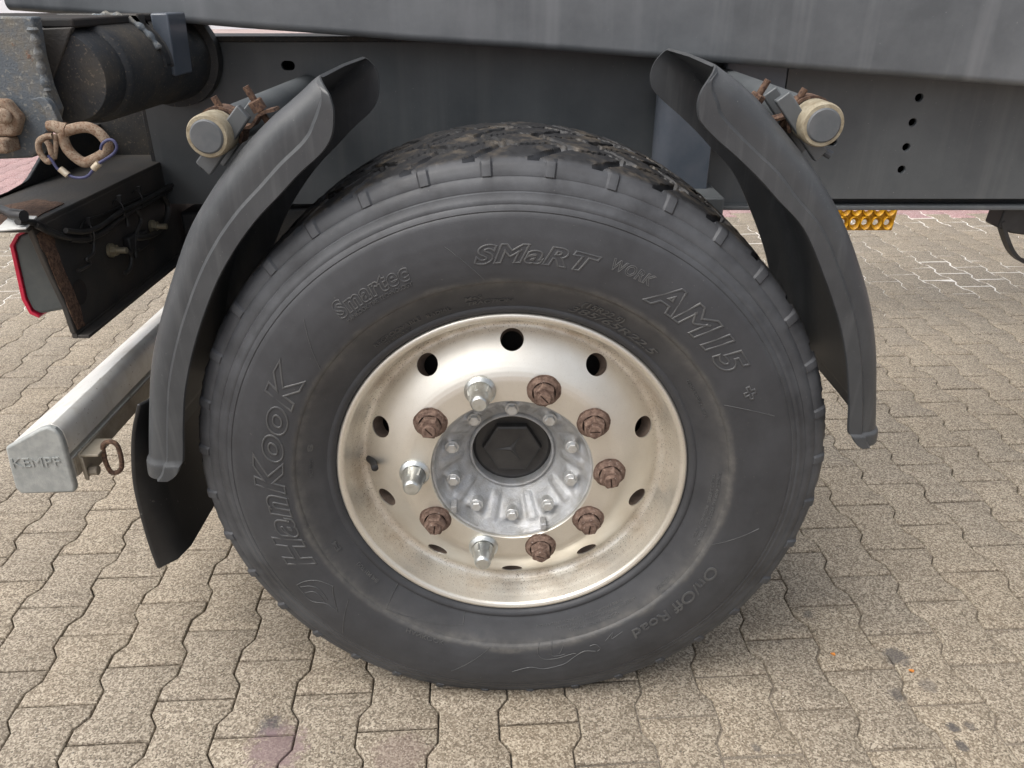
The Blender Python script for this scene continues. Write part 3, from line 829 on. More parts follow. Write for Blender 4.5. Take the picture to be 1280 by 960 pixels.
# ---- chassis rail behind the wheel, with its holes
zb, zt = .824, 1.147
xl = PY(178, 120, .58).x
holes = [oblong(((q := PY(360, 82, .58)).x, q.z), .028, .018)]
plate_with_holes([(xl, zb), (.62, zb), (.62, zt), (xl, zt)], holes, .58, .590).build('chassis_rail', 'paint', T, 30)
XD = PY(985, 90, .56).x
hp = [(1149, 122), (1141, 153), (1133, 184), (1127, 212)]
holes = [ring_pts(((q := PY(a, b, .56)).x, q.z), .0078, 18) for a, b in hp]
holes += [oblong(((q := PY(1046, 141, .56)).x, q.z), .022, .016), oblong(((q := PY(1040, 178, .56)).x, q.z), .02, .014)]
zp = PY(1280, 249, .56).z
web = plate_with_holes([(XD, zp), (3.2, zp), (3.2, 1.15), (XD, 1.15)], holes, .560, .570).build('chassis_plate', 'paint', T, 30, .0015)
MB().box(.6205, 3.2, .592, .600, .824, zp + .03).build('chassis_rail', 'darkpaint', T, 30)  # recessed web strip, shadow below the plate painted as dark steel
MB().box(XD - .1, 3.2, .553, .70, PY(1280, 263, .553).z, PY(1280, 258, .553).z).build('bottom_flange', 'paint', T, 30, .002)
MB().box(xl, 3.2, .575, .70, zt + .0005, zt + .0115).build('top_flange', 'darkpaint', T, 30, .002)
MB().box(xl - .2, 3.2, 1.86, 1.875, .86, 1.085).box(xl - .2, 3.2, 1.80, 1.86, .86, .872).build('chassis_rail', 'darkpaint', T, 30)
for x in (1.6, 2.8): MB().box(x, x + .08, .63, 1.85, .92, 1.06).build('cross_member', 'darkpaint', T, 30, .004)

MB().box(xl, 3.2, .690, .698, .826, zt).build('dark_backing', 'brake', T, 30)  # added black panel, keeps daylight out of the rail holes
MB().prism([(-.74, .80), (-.30, .815), (.12, .60), (.30, .60), (.30, .46), (.0, .42), (-.74, .62)], .60, .68).build('dark_filler_arm', 'darkpaint', T, 30, .006)  # added dark block, shuts out light behind the left mudguard

# ---- sloping beam of the tipping frame
def beam(y, far=False):
    a = PY(12, 26, .47) if True else None; b = PY(1280, 108, .47)
    sl_ = (b.z - PY(207, 28, .47).z) / (b.x - PY(207, 28, .47).x)
    x0, x1 = a.x, 3.2; z0 = PY(207, 28, .47).z + sl_ * (x0 - PY(207, 28, .47).x)
    z1 = z0 + sl_ * (x1 - x0); secs = []
    sg = -1 if far else 1
    for x in np.linspace(x0, x1, 40):
        zz = z0 + sl_ * (x - x0) + .0009 * math.sin(x * 6) + .0006 * math.sin(x * 17 + 1)
        rr = .014; s = []
        for k in range(7):
            t = PI / 2 * k / 6; s.append((x, y + sg * (rr - rr * math.cos(t)), zz + rr - rr * math.sin(t)))
        s += [(x, y + sg * .11, zz), (x, y + sg * .11, zz + .012), (x, y + sg * .016, zz + .012), (x, y + sg * .012, zz + .02), (x, y + sg * .012, 1.452), (x, y, 1.452)]
        secs.append(s)
    return MB().loft(secs), z0, sl_
bmb, bz0, bsl = beam(.47)
bmb.build('tipping_frame_beam', 'beam', T, 40)
beam(2.0, True)[0].build('tipping_frame_beam', 'beam', T, 40)
# ---- hanger bracket behind the right mudguard
q0, q1 = PY(822, 150, .50), PY(893, 150, .50)
hb = []
for z in (.70, 1.07):
    s = []
    for k in range(9):
        t = PI * k / 8 + PI / 2
        s.append((q0.x + .032 + .032 * math.cos(t), .535 - .035 * math.sin(t + PI) * -1, z))
    s += [(q1.x, .5705, z), (q1.x, .4995, z)]
    hb.append(s)
MB().loft(hb).build('air_bag_bracket', 'tank', T, 40, .002)
a, b = PY(908, 88, .53), PY(984, 108, .53)
MB().box(a.x, b.x - .003, .53, .5595, b.z - .12, 1.13).build('spring_hanger', 'tank', T, 30, .003)
MB().box(.36, .42, .42, .56, .62, .875).build('spring_hanger', 'paint', T, 30, .004)

# ---- mudguards
LP = [((392, 97), (399, 103)), ((386, 101), (410, 117)), ((379, 107), (415, 130)), ((371, 115), (417, 143)), ((352, 132), (415, 169)), ((330, 151), (403, 191)), ((300, 182), (375, 217)), ((275, 213), (350, 244)),
      ((250, 250), (320, 276)), ((225, 295), (292, 315)), ((205, 352), (268, 360)), ((186, 420), (245, 425)), ((177, 472), (232, 484)), ((175, 530), (229, 529)), ((175, 572), (229, 570)),
      ((176, 588), (227, 587)), ((177, 596), (221, 596)), ((178, 601), (213, 601))]
RP = [((902, 83), (895, 90)), ((908, 87), (882, 106)), ((916, 93), (875, 119)), ((930, 103), (872, 134)), ((952, 123), (876, 153)), ((975, 149), (895, 174)), ((1000, 180), (920, 196)), ((1022, 208), (948, 223)),
      ((1047, 247), (972, 250)), ((1069, 291), (1005, 287)), ((1088, 345), (1030, 345)), ((1101, 395), (1050, 405)), ((1107, 450), (1059, 455)), ((1107, 505), (1062, 505)), ((1106, 538), (1061, 537)),
      ((1105, 549), (1063, 548)), ((1104, 556), (1068, 556)), ((1103, 560), (1074, 560))]
def mudguard(pairs, label, Y0=-.03, Y1=.365):
    O = [PY(*o, Y0) for o, i in pairs]; I = [PY(*i, Y0) for o, i in pairs]
    O = spline(O, 5); I = spline(I, 5); n = len(O); secs = []
    for k in range(n):
        o, i = O[k], I[k]; d = (i - o); L = d.length; d = d.normalized()
        u = k / (n - 1)
        endlip = .0035 * (sstep(.0, .02, u) * (1 - sstep(.10, .13, u)) * .0 + sstep(.845, .865, u))
        rr = .034; wl = min(.36 * L, .026) if L > .03 else L * .75; th = .0045
        def shoulder(t, r=rr):
            return r - math.sqrt(max(0.0, r * r - (r - min(t, r)) ** 2))
        def fy(t): return Y0 + .007 + shoulder(t) - endlip
        def at(t, y): return (o.x + d.x * t - d.x * endlip, y, o.z + d.z * t - d.z * endlip)
        ts = [L * q for q in (1.0, .985)] + [L - wl, L - wl - min(.005, L * .08)]
        t2 = ts[-1]
        s = [at(L, fy(L) - .0050), at(L * .985, fy(L * .985) - .0068), at(L - wl, fy(L - wl) - .0062), at(t2, fy(t2))]
        for q in (.8, .6, .45, .32, .2, .11, .05, .015, 0.0): s.append(at(t2 * q, fy(t2 * q)))
        s.append(at(-.002, (Y0 + Y1) / 2))
        fr_ = lambda t: Y1 - shoulder(t)
        for q in (0.0, .04, .12, .25, .45, .7, 1.0): s.append(at(L * q, fr_(L * q)))
        for q in (1.0, .7, .45, .25, .13): s.append(at(max(L * q, th), fr_(L * q) - .005))
        s.append(at(th, Y1 - .045)); s.append(at(th - .002, (Y0 + Y1) / 2)); s.append(at(th, Y0 + .055))
        for q in (.13, .25, .45, .7): s.append(at(max(t2 * q, th), fy(t2 * q) + .006))
        s.append(at(L - wl, fy(L - wl) + .0045)); s.append(at(L, fy(L) + .0005))
        secs.append(s)
    o = MB().loft(secs).build('mudguard', 'plastic', T, 42)
    return tag(o, label)
ML = mudguard(LP, 'weathered black plastic mudguard behind the wheel, beside the rusty rear beam')
MR = mudguard(RP, 'weathered black plastic mudguard ahead of the wheel, beside the four-hole plate')

def clamp(cap, sleeve, plate, bolts, sgn, G):
    """support tube with tan sleeve and grey end cap, clamped to its mudguard by plates, strap and bolts"""
    c = PY(*cap, -.012); ax = Vector((0, 1, 0))
    tube = MB().lathe([(.0265, .03), (.0265, .575)], (c.x, 0, c.z), ax, 36, True, True).build('support_tube', 'paint', G, 40)
    MB().lathe([(.0215, -.011), (.0272, -.0105), (.0290, -.007), (.0294, .0), (.0294, .034), (.0280, .038), (.0220, .038)], (c.x, 0, c.z), ax, 40).build('tan_sleeve', 'tan', G, 40)
    MB().lathe([(.0, -.0135), (.0205, -.0135), (.0228, -.0115), (.0228, .02)], (c.x, 0, c.z), ax, 40).build('end_cap', 'capgrey', G, 40)
    p = [PY(*q, .012) for q in plate]
    MB().slab([v for v in p], (0, .014, 0)).build('clamp_plate', 'paint', G, 30, .002)
    MB().slab([v + Vector((0, .06, 0)) for v in p], (0, .014, 0)).build('clamp_plate', 'paint', G, 30, .002)
    # rusty strap round the tube
    path = []
    for k in range(16):
        a = R(-35 + 230 * k / 15) if sgn < 0 else R(-15 + 230 * k / 15)
        path.append(Vector((c.x + .0285 * math.cos(a), .058, c.z + .0285 * math.sin(a))))
    secs = []
    for k, q in enumerate(path):
        e = (q - Vector((c.x, .058, c.z))).normalized()
        secs.append([q + Vector((0, -.016, 0)), q + Vector((0, .016, 0)), q + e * .004 + Vector((0, .016, 0)), q + e * .004 + Vector((0, -.016, 0))])
    MB().loft(secs).build('strap', 'rust', G, 40)
    dirv = Vector((-.42 * -sgn * -1, -.1, .9)).normalized()
    dirv = Vector((.42 * sgn, -.1, .9)).normalized()
    bs = [PY(*q, .05) for q in bolts]
    for q in bs:
        b = MB().cyl(q - dirv * .05, q + dirv * .006, .0048, 12)
        b.lathe([(.0, -.030), (.0105, -.030), (.0105, -.016), (.009, -.0145), (.0, -.0145)], q, dirv, 6)
        b.build('clamp_bolt', 'rust', G, 30)
    # rusty bridge strip under the nuts
    u = (bs[1] - bs[0]); e = u.normalized(); off = dirv * -.032
    pts = spline([bs[0] + off - e * .022 - dirv * .012, bs[0] + off, (bs[0] + bs[1]) / 2 + off - dirv * .012, bs[1] + off, bs[1] + off + e * .022], 5)
    secs = [[q + Vector((0, -.014, 0)), q + Vector((0, .014, 0)), q + Vector((0, .014, 0)) - dirv * .0045, q + Vector((0, -.014, 0)) - dirv * .0045] for q in pts]
    MB().loft(secs).build('strap', 'rust', G, 40)
    k = Vector((c.x - sgn * .0, .03, c.z)) + Vector((sgn * .02, 0, -.04))
    MB().cyl(k, k + Vector((sgn * .012, -.006, -.006)), .006, 10).build('bolt_end', 'capgrey', G, 30)
clamp((258, 171), (264, 172), [(296, 131), (311, 148), (262, 220), (244, 203)], [(270, 126), (310, 113)], -1, ML)
clamp((1030, 157), (1022, 156), [(970, 127), (988, 114), (1035, 188), (1020, 203)], [(957, 105), (1003, 116)], 1, MR)

# second guard shell layer seen behind the left skirt
# ---- rubber flap under the left mudguard
near = spline([PY(px, py, .012) for px, py in ((171, 505), (164, 540), (163, 575), (166, 610), (175, 648), (187, 688), (196, 711))], 5)
secs = []
for k, q in enumerate(near):
    d = (near[min(k + 1, len(near) - 1)] - near[max(k - 1, 0)]).normalized(); nrm = Vector((d.z, 0, -d.x))
    if nrm.x < 0: nrm = -nrm
    kk = .010 + .028 * k / len(near)
    s = [q + nrm * .006, q + nrm * (.006 + kk * .7) + Vector((0, .022, 0)), q + nrm * (.006 + kk) + Vector((0, .06, 0)), q + nrm * (.006 + kk) + Vector((0, .33, 0)), q + nrm * kk + Vector((0, .33, 0)), q + nrm * kk + Vector((0, .06, 0)), q + nrm * kk * .7 + Vector((0, .022, 0)), q]
    secs.append(s)
fl = MB().loft(secs).build('mud_flap', 'rubberflap', T, 40, .002)
tag(fl, 'black rubber flap hanging below the left mudguard')

# ---- underrun bar with its cast end cap
capp = [(6, 560), (30, 547), (48, 537), (58, 534), (67, 537), (74, 544), (79, 556), (86, 582), (94, 610), (93, 616), (60, 617), (26, 618), (19, 611), (12, 585)]
cp = xz(capp, -.002)
def shrink(pts, k):
    cx = sum(p[0] for p in pts) / len(pts); cz = sum(p[1] for p in pts) / len(pts)
    return [(cx + (x - cx) * k, cz + (z - cz) * k) for x, z in pts]
bp = shrink(cp, .965)
# a channel let into the wheel-side face
body = bp[:7]
g0, g1 = Vector(bp[6]), Vector(bp[8])
def on(t, inn): q = g0.lerp(g1, t); return (q.x - inn, q.y)
body += [on(.30, 0), on(.30, .012), on(.42, .012), on(.42, .001), on(.88, .001), on(.90, .014), on(1.0, .014)] + bp[10:]
bar = MB().prism(body, .012, 2.44).build('underrun_bar', 'bar', T, 40, .0012)
tag(bar, 'pale aluminium underrun bar with a grey cast end cap')
MB().prism(cp, -.002, .0115).build('end_cap', 'zinc', bar, 30, .004, 3)
x1 = on(.42, 0)[0]
lw = [on(.45, -.0025), on(.86, -.0025), on(.86, .0005), on(.45, .0005)]
MB().prism(lw, .016, 2.43).build('lower_strip', 'dirtybar', bar, 30)
cu = bpy.data.curves.new('lettering', 'FONT'); cu.body = 'KEMPF'; cu.size = 1; cu.extrude = .1; cu.resolution_u = 3
to = bpy.data.objects.new('tmp', cu); col.objects.link(to); bpy.context.view_layer.update()
me = bpy.data.meshes.new_from_object(to.evaluated_get(bpy.context.evaluated_depsgraph_get())); bpy.data.objects.remove(to)
a, b = PY(17, 584, -.002), PY(77, 582, -.002); hgt = PY(40, 573, -.002).z - PY(40, 584.5, -.002).z
xs = [v.co.x for v in me.vertices]; x0_, x1_ = min(xs), max(xs)
for v in me.vertices:
    u = (v.co.x - x0_) / (x1_ - x0_); v.co = (a.x + (b.x - a.x) * u, -.002 - v.co.z * .018 , a.z + (b.z - a.z) * u + v.co.y / .73 * hgt)
me.update(); me.materials.clear(); link('raised_lettering', me, 'zinc', bar, 30)
# lashing bracket with rusty link
h0 = PX(112, 575, x1 + .014)
xb = x1 + .002
MB().box(xb, xb + .004, h0.y - .01, h0.y + .06, h0.z - .035, h0.z + .02).box(xb + .004, xb + .035, h0.y - .01, h0.y + .045, h0.z + .012, h0.z + .017).box(
    xb + .004, xb + .008, h0.y - .012, h0.y - .007, h0.z - .035, h0.z + .0115).cyl((xb + .004, h0.y + .004, h0.z - .024), (xb + .02, h0.y + .004, h0.z - .024), .009, 10).build('lashing_bracket', 'dirtybar', bar, 30, .0015)
lk = [PY(px, py, h0.y + .01) for px, py in ((129, 556), (137, 552), (146, 556), (151, 570), (152, 584), (147, 590), (139, 590), (133, 580), (130, 568))]
lnk = MB().tube(spline(lk, 5, True), .0042, 10, True).build('lashing_link', 'rust', None, 60)
tag(lnk, 'small rusty oval link hanging from the aluminium underrun bar', 'chain link')

# ---- rear light beam: folded channel running across the trailer
XP = -.750
def yz_plate(pts, x, th, name, m, parent, bev=.002):
    return MB().slab([Vector(p) for p in pts], (th, 0, 0)).build(name, m, parent, 30, bev)
pA, pB = PX(40, 287, XP), PX(95, 417, XP)
zt_, zl_ = pA.z, pB.z
RB = yz_plate([(XP, pA.y, zt_), (XP, pA.y + .012, zt_ - .06), (XP, pB.y - .004, zl_ + .05), (XP, pB.y, zl_), (XP, 2.3, zl_), (XP, 2.3, zt_)], XP, -.010, 'rear_light_beam', 'rustbeam', T, .002)
tag(RB, 'black steel rear light beam flaking with rust')
MB().box(-.905, XP - .0005, pA.y - .012, 2.3, zt_ - .002, zt_ + .008).build('top_plate', 'rustbeam', RB, 30, .002)
w0 = [PX(px, py, -.90) for px, py in ((2, 262), (20, 243), (38, 222), (52, 198), (70, 172))]
MB().slab([Vector((-.90, w0[0].y, zt_ + .0085))] + w0 + [Vector((-.90, 2.3, w0[-1].z)), Vector((-.90, 2.3, zt_ + .0085))], (-.008, 0, 0)).build('back_plate', 'darkpaint', RB, 30, .002)
MB().box(XP - .0095, XP + .0, pB.y + .002, 2.3, zl_ - .010, zl_ - .0005).box(XP + .0005, XP + .02, pB.y + .002, 2.3, zl_ - .010, zl_ - .004).build('bottom_lip', 'rustbeam', RB, 30, .001)
def on_plate(px, py, off=.008): return PX(px, py, XP + off)
runs = [[(22, 277), (45, 279), (66, 290), (90, 297), (112, 292), (135, 277), (160, 262), (190, 246), (222, 228), (250, 214)],
        [(45, 282), (70, 294), (96, 299), (118, 295), (140, 281), (166, 263), (196, 246), (228, 227), (252, 214)],
        [(82, 288), (104, 290), (125, 283), (148, 267), (175, 253), (205, 237), (250, 212)],
        [(100, 286), (108, 275), (128, 268), (150, 258), (175, 247), (210, 231), (250, 209)],
        [(88, 300), (110, 300), (138, 286), (156, 268), (180, 256), (215, 236), (250, 217)]]
for k, rn in enumerate(runs):
    MB().tube(spline([on_plate(px, py, .007 + .004 * (k % 3)) for px, py in rn], 5), (.0052, .0042, .0045, .0016, .004)[k], 10).build('cable', 'cable', RB, 60)
for rn, rr in (([(110, 292), (117, 302), (116, 316), (108, 324), (112, 330), (98, 338)], .0035), ([(203, 243), (210, 258), (207, 276), (195, 291), (178, 297), (168, 297)], .0062),
               ([(150, 262), (158, 272), (160, 283)], .004), ([(170, 262), (176, 274), (172, 286), (168, 300), (170, 322)], .004), ([(155, 310), (164, 320), (162, 336), (156, 342)], .004), ([(237, 224), (240, 235), (232, 242), (224, 238)], .003)):
    MB().tube(spline([on_plate(px, py, .012) for px, py in rn], 6), rr, 10).build('cable', 'cable', RB, 60)
for px, py in ((110, 291), (148, 262), (172, 250), (227, 226)):
    c = on_plate(px, py, .008)
    e = MB().tube([c + Vector((.010 * math.cos(a), .0, .019 * math.sin(a))) for a in np.linspace(0, 2 * PI, 20)[:-1]], .0016, 6, True)
    e.box(c.x + .004, c.x + .011, c.y - .004, c.y + .004, c.z + .016, c.z + .027).build('cable_tie', 'black', RB, 40)
for px, py in ((137, 313), (189, 283)):
    c = on_plate(px, py, .002)
    MB().lathe([(.0, .006), (.0105, .006), (.0105, .014), (.0, .014)], c, (1, 0, 0), 6).lathe([(.013, 0), (.013, .006), (0, .006)], c, (1, 0, 0), 20).cyl(c + Vector((.014, 0, 0)), c + Vector((.032, 0, 0)), .0058, 14).build('bolt', 'brass', RB, 30)
for px, py in ((163, 302), (172, 300)):
    c = on_plate(px, py, .0005); MB().box(c.x, c.x + .014, c.y - .03, c.y + .02, c.z - .016, c.z + .016).build('connector_block', 'black', RB, 30, .003)
c = on_plate(100, 365, .0012); MB().lathe([(.0, 0), (.022, 0)], c, (1, 0, 0), 28).build('recess_shade_disc', 'brake', RB, 30)  # flat black disc, the shade of a recess put in as colour
tb = PZ(22, 281, zt_ + .014)
MB().slab([PZ(px, py, zt_ + .011) for px, py in ((-6, 290), (33, 287), (47, 272), (14, 271))], (0, 0, .003)).build('marker_plate', 'label', RB, 30, .001)
MB().tube(spline([PZ(px, py, zt_ + .03) for px, py in ((-14, 262), (2, 262), (16, 268), (30, 270))], 4), [.007] * 8 + [.009] * 5, 10).build('marker_lamp_cable', 'rubberflap', RB, 40)
def flake(name, poly, off, seed, nrm):
    pts = []
    for i in range(len(poly)):
        a_, b_ = Vector(poly[i]), Vector(poly[(i + 1) % len(poly)])
        for k in range(6):
            q = a_.lerp(b_, k / 6); j_ = noise.noise_vector(q * 60 + Vector((seed, 0, 0))) * .006
            j_ = j_ - nrm * j_.dot(nrm); pts.append(q + j_)
    return MB().slab(pts, nrm * off).build(name, 'rust', RB, 30)
flake('rust_flake', [(XP + .0004, pA.y + .006, zt_ - .01), (XP + .0004, pA.y + .045, zt_ - .012), (XP + .0004, pA.y + .05, zt_ - .07), (XP + .0004, pB.y + .03, zl_ + .04), (XP + .0004, pB.y + .03, zl_ + .004), (XP + .0004, pB.y + .006, zl_ + .006), (XP + .0004, pA.y + .018, zt_ - .06)], .0012, 1, Vector((1, 0, 0)))
flake('rust_flake', [(-.885, pA.y - .004, zt_ + .0084), (XP - .012, pA.y - .004, zt_ + .0084), (XP - .015, pA.y + .13, zt_ + .0084), (-.83, pA.y + .16, zt_ + .0084), (-.88, pA.y + .08, zt_ + .0084)], .0012, 4, Vector((0, 0, 1)))
# tail lamp under the beam, seen from its back
lpts = [(17, 306), (24, 294), (40, 289), (88, 288), (92, 380), (84, 387), (50, 393), (40, 388), (32, 372)]
LM = MB().prism(xz(lpts, .2), .2, .52).build('tail_lamp', 'lampgrey', T, 30, .006, 3)
tag(LM, 'grey tail lamp housing with red lens edge under the rear beam')
le = [(13, 306), (21, 292), (40, 284), (40, 286.5), (24, 295), (18, 307), (33, 373), (41, 389), (50, 394), (50, 397), (38, 392), (28, 374)]
MB().prism(xz(le, .2), .197, .523).build('lens', 'red', LM, 30, .001)

# ---- tipping hinge at the rear
HP = MB().prism(xz([(-60, 20), (40, 21), (48, 70), (58, 108), (70, 138), (66, 158), (56, 170), (52, 186), (40, 196), (-60, 202)], .10), .10, .125).build('hinge_plate', 'grimy', T, 30, .003)
tag(HP, 'grimy blue grey hinge plate crusted with dirt')
MB().box(-1.0, PY(207, 30, .468).x, .14, .468, PY(100, 35, .14).z, PY(100, 23, .14).z).build('dark_filler_block', 'brake', T, 30, .003)  # added block closing a bright gap, black standing in for overhead shade
gq = [PY(px, py, .135) for px, py in ((42, 36), (90, 34), (80, 62), (70, 88), (59, 112), (52, 80))]
MB().slab(gq, (0, .012, 0)).build('gusset', 'rustbeam', HP, 30, .002)
MB().tube(spline([PY(px, py, .098) for px, py in ((40, 34), (46, 58), (52, 86), (60, 113))], 5), [.006 + .0025 * math.sin(i * 2.1) for i in range(16)], 8).build('weld_bead', 'grimy', HP, 60)
hc = PY(122, 88, .25)
MB().lathe([(.0, -.11), (.064, -.11), (.068, -.104), (.068, -.05), (.073, -.046), (.076, -.04), (.076, .22), (.08, .225), (.08, .33)], (hc.x, .25, hc.z), (0, 1, 0), 44).build('hinge_tube', 'darkpaint', T, 40)
MB().lathe([(.080, .0), (.094, .002), (.094, .03), (.080, .032)], (hc.x, .545, hc.z), (0, 1, 0), 40).build('hinge_collar', 'darkpaint', T, 40)
# saddle clamped over the tube
sp_ = []
for k in range(13):
    a = R(150 - 150 * k / 12); sp_.append((hc.x + .0785 * math.cos(a), hc.z + .0785 * math.sin(a)))
ztop = bz0 - .002
xs_ = PY(207, 60, .40).x
sp_ = [(hc.x - .09, ztop)] + sp_ + [(xs_ - .008, hc.z - .01), (xs_ - .008, ztop)]
MB().prism(sp_, .33, .36).build('hinge_saddle', 'darkpaint', T, 30, .003)
MB().prism([(hc.x + .081, hc.z - .02), (xs_, hc.z - .01), (xs_, ztop), (hc.x + .086, ztop)], .3605, .44).build('hinge_saddle', 'tank', T, 30, .003)
MB().tube(spline([(hc.x + .0785 * math.cos(R(a)), .328, hc.z + .0785 * math.sin(R(a))) for a in range(110, 5, -15)], 4), [.006 + .002 * math.sin(i * 1.7) for i in range(25)], 8).build('weld_bead', 'grimy', T, 60)
rp = PY(8, 146, .095)
MB().cyl((rp.x, .098, rp.z), (rp.x, .076, rp.z), .030, 6).cyl((rp.x + .012, .076, rp.z + .004), (rp.x + .012, .066, rp.z + .004), .011, 14).build('hinge_bolt', 'palerust', HP, 30, .005, 3)
MB().box(-1.0, PY(22, 180, .09).x, .06, .0985, PY(10, 188, .09).z, PY(10, 170, .09).z).build('locking_pin', 'palerust', HP, 30, .004)
MB().prism(xz([(-60, 172), (24, 174), (58, 172), (54, 188), (40, 197), (-60, 201)], .13), .126, .16).build('hinge_foot', 'grimy', HP, 30, .003)
# rear cross member behind the hinge, its shade painted as dark steel
MB().box(-1.0, xl - .004, .66, .70, .70, 1.10).build('cross_member', 'darkpaint', T, 30, .004)
MB().box(xl - .012, xl - .0005, .585, .66, .80, 1.14).build('chassis_end', 'darkpaint', T, 30, .003)

# ---- rusty pull ring with blue tether hanging from the hinge lug
lug = spline([PY(px, py, .085) for px, py in ((44, 124), (54, 128), (62, 140), (68, 154), (70, 164))], 4)
lsec = []
for k, q in enumerate(lug):
    lsec.append([q + Vector((-.006, -.002, 0)), q + Vector((.007, -.002, .003)), q + Vector((.007, .012, .003)), q + Vector((-.006, .012, 0))])
MB().loft(lsec).build('hook_lug', 'grimy', HP, 40, .001)
RG = bpy.data.objects.new('pull_ring', None); col.objects.link(RG)
tag(RG, 'thick rusty pull ring with thin blue wire tether', 'ring')
rpx = [(80, 166), (92, 161), (108, 159), (121, 164), (131, 174), (135, 184), (130, 192), (118, 199), (106, 203), (95, 197), (85, 187), (80, 176)]
RG.location = PY(90, 158, .08)
def hang(mb, name, m, sm=60):
    o = mb.build(name, m, RG, sm); o.matrix_parent_inverse = Matrix.Translation(-RG.location); return o
hang(MB().tube(spline([PY(px, py, .078 + .0006 * (px - 74) * 0) for px, py in rpx], 5, True), .0078, 14, True), 'ring', 'palerust')
hang(MB().tube(spline([PY(px, py, .080) for px, py in ((60, 158), (68, 158), (76, 161), (84, 163))], 4), [.0075 + .0003 * i for i in range(13)], 12), 'ring_shank', 'palerust')
hang(MB().tube(spline([PY(px, py, .070) for px, py in ((66, 170), (57, 171), (49, 177), (49, 188), (55, 198), (61, 202), (65, 196), (62, 182), (58, 176))], 5), .0045, 10), 'split_ring', 'palerust')
hang(MB().tube(spline([PY(px, py, .072) for px, py in ((69, 168), (70, 182), (68, 198))], 5), .0035, 10), 'split_pin', 'palerust')
wire = [(60, 194), (66, 202), (72, 211), (82, 217), (94, 222), (108, 221), (116, 213), (121, 206), (132, 199), (142, 192), (146, 184), (142, 176), (135, 175), (128, 180), (126, 187)]
hang(MB().tube(spline([PY(px, py, .066) for px, py in wire], 5), .0022, 8), 'tether_wire', 'bluewire')
for (p0, p1) in (((75, 211), (85, 219)), ((117, 211), (124, 204))):
    a, b = PY(*p0, .066), PY(*p1, .066)
    hang(MB().lathe([(.0, -.001), (.005, 0), (.005, (b - a).length), (.0, (b - a).length + .001)], a, b - a, 12), 'ferrule', 'ferrule')

# ---- wheel chock stowed under the chassis
CK = bpy.data.objects.new('wheel_chock', None); col.objects.link(CK)
tag(CK, 'yellow plastic wheel chock stowed under the chassis, cup pattern showing', 'wheel chock')
ca, cb = PY(1052, 250, 1.2), PY(1118, 289, 1.2)
CK.location = ((ca.x + cb.x) / 2, 1.22, cb.z)
def ck(mb, name, m='yellow', sm=40, bev=0):
    o = mb.build(name, m, CK, sm, bev); o.matrix_parent_inverse = Matrix.Translation(-CK.location); return o
chx0, chx1, chz0, chz1 = ca.x - .01, cb.x, cb.z, cb.z + .15
cells = []
pw = PY(1110, 279, 1.2).x - PY(1096, 279, 1.2).x
for row in range(3):
    for k in range(5):
        cx_ = PY(1110, 279, 1.2).x - pw * k - (pw * .0 if row % 2 == 0 else 0); cz_ = PY(1110, 279, 1.2).z + row * .042
        if cx_ - .02 > chx0: cells.append((cx_, cz_))
ck(plate_with_holes([(chx0, chz0), (chx1 - .004, chz0), (chx1 + .006, chz1), (chx0, chz1)], [ring_pts(c, .0090, 14) for c in cells], 1.21, 1.214), 'base_plate')
for c in cells:
    mb = MB(); k = []
    for rr, yy in ((.0160, 1.2105), (.0156, 1.201), (.0144, 1.198), (.0128, 1.200), (.0108, 1.208), (.0091, 1.2098)):
        k.append([(c[0] + rr * math.cos(2 * PI * i / 24), yy, c[1] + rr * 1.35 * math.sin(2 * PI * i / 24)) for i in range(24)])
    ck(mb.loft(k, True, False), 'cup', 'yellow', 50)
HB = MB().box(chx0 - .01, chx1 + .02, 1.226, 1.25, chz1 - .02, .92).build('chock_holder', 'darkpaint', T, 30, .002)
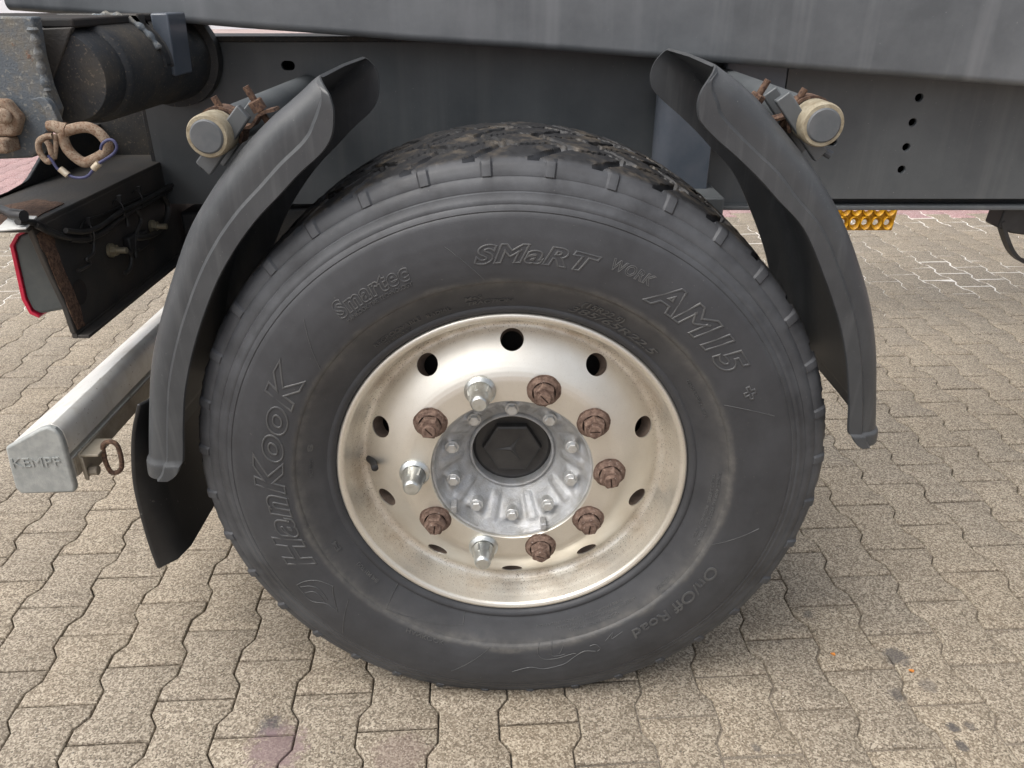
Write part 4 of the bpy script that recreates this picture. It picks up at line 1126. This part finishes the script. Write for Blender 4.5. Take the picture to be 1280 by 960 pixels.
# ---- hanger with rubber loop at the right edge
a = PY(1247, 262, .60); 
ZF = PY(1280, 263, .553).z - .0006
MB().prism([(a.x, ZF), (a.x + .16, ZF), (a.x + .16, PY(1280, 292, .6).z - .01), (a.x + .03, PY(1270, 288, .6).z), (a.x - .004, PY(1247, 281, .6).z)], .575, .63).build('hose_bracket', 'black', T, 30, .004)
lp = spline([PY(px, py, .585) for px, py in ((1250, 276), (1256, 296), (1264, 314), (1276, 325), (1290, 326), (1304, 316), (1310, 296), (1312, 280))], 6)
secs = []
for k, q in enumerate(lp):
    d = (lp[min(k + 1, len(lp) - 1)] - lp[max(k - 1, 0)]).normalized(); nn = Vector((d.z, 0, -d.x))
    secs.append([q + nn * .004 + Vector((0, -.012, 0)), q + nn * .004 + Vector((0, .012, 0)), q - nn * .004 + Vector((0, .012, 0)), q - nn * .004 + Vector((0, -.012, 0))])
MB().loft(secs).build('rubber_loop', 'black', T, 40)

# ---- a few leaf scraps on the paving
for (px, py), lab in (((1041, 817), 'orange leaf scrap on the paving, the one nearer the wheel'), ((1139, 838), 'orange leaf scrap among dark oil spots on the paving')):
    q = PZ(px, py, .0032); mb = MB(); k = []
    rr = random.Random(px)
    for i in range(9):
        a = 2 * PI * i / 9; r_ = .006 * rr.uniform(.6, 1.15); k.append((q.x + r_ * math.cos(a), q.y + r_ * .7 * math.sin(a), q.z + .0012 * math.sin(2 * a)))
    tag(mb.slab(k, (0, 0, -.0012)).build('leaf_scrap', 'leaf', None, None), lab, 'leaf')

# ---- loose grit along the joints: too fine to count
mb = MB(); gr = random.Random(3)
for k in range(1100):
    if k % 3:
        i, j = gr.randint(-14, 20), gr.randint(-6, 9)
        if gr.random() < .5: lx = (i + gr.uniform(-.5, .5)) * PW + L0[0]; ly = j * PL + (PL / 2 if i % 2 else 0) + L0[1] + gr.gauss(0, .004)
        else: lx = (i + .5) * PW + L0[0] + gr.gauss(0, .009); ly = (j + gr.random()) * PL + L0[1]
        x, y = lx * cr - ly * sr, lx * sr + ly * cr
    else: x, y = gr.uniform(-1.4, 1.6), gr.uniform(-.5, 1.2)
    a = gr.uniform(.0007, .0021) * (1.5 if gr.random() < .06 else 1); z = a * .6 + .0006
    mb.add([(x + a * gr.uniform(.7, 1.2), y, z), (x, y + a * gr.uniform(.7, 1.2), z), (x - a, y, z), (x, y - a * gr.uniform(.7, 1.2), z), (x, y, z + a * .8), (x, y, z - a * .8)],
           [(0, 1, 4), (1, 2, 4), (2, 3, 4), (3, 0, 4), (1, 0, 5), (2, 1, 5), (3, 2, 5), (0, 3, 5)])
M['grit'] = weathered('loose grit', (.2, .17, .13), (.55, .5, .42), 90, .4, .6, (.8, .9), bs=0)
tag(mb.build('grit', 'grit', None, None), 'fine loose grit lying along the paving joints', 'grit', kind='stuff')
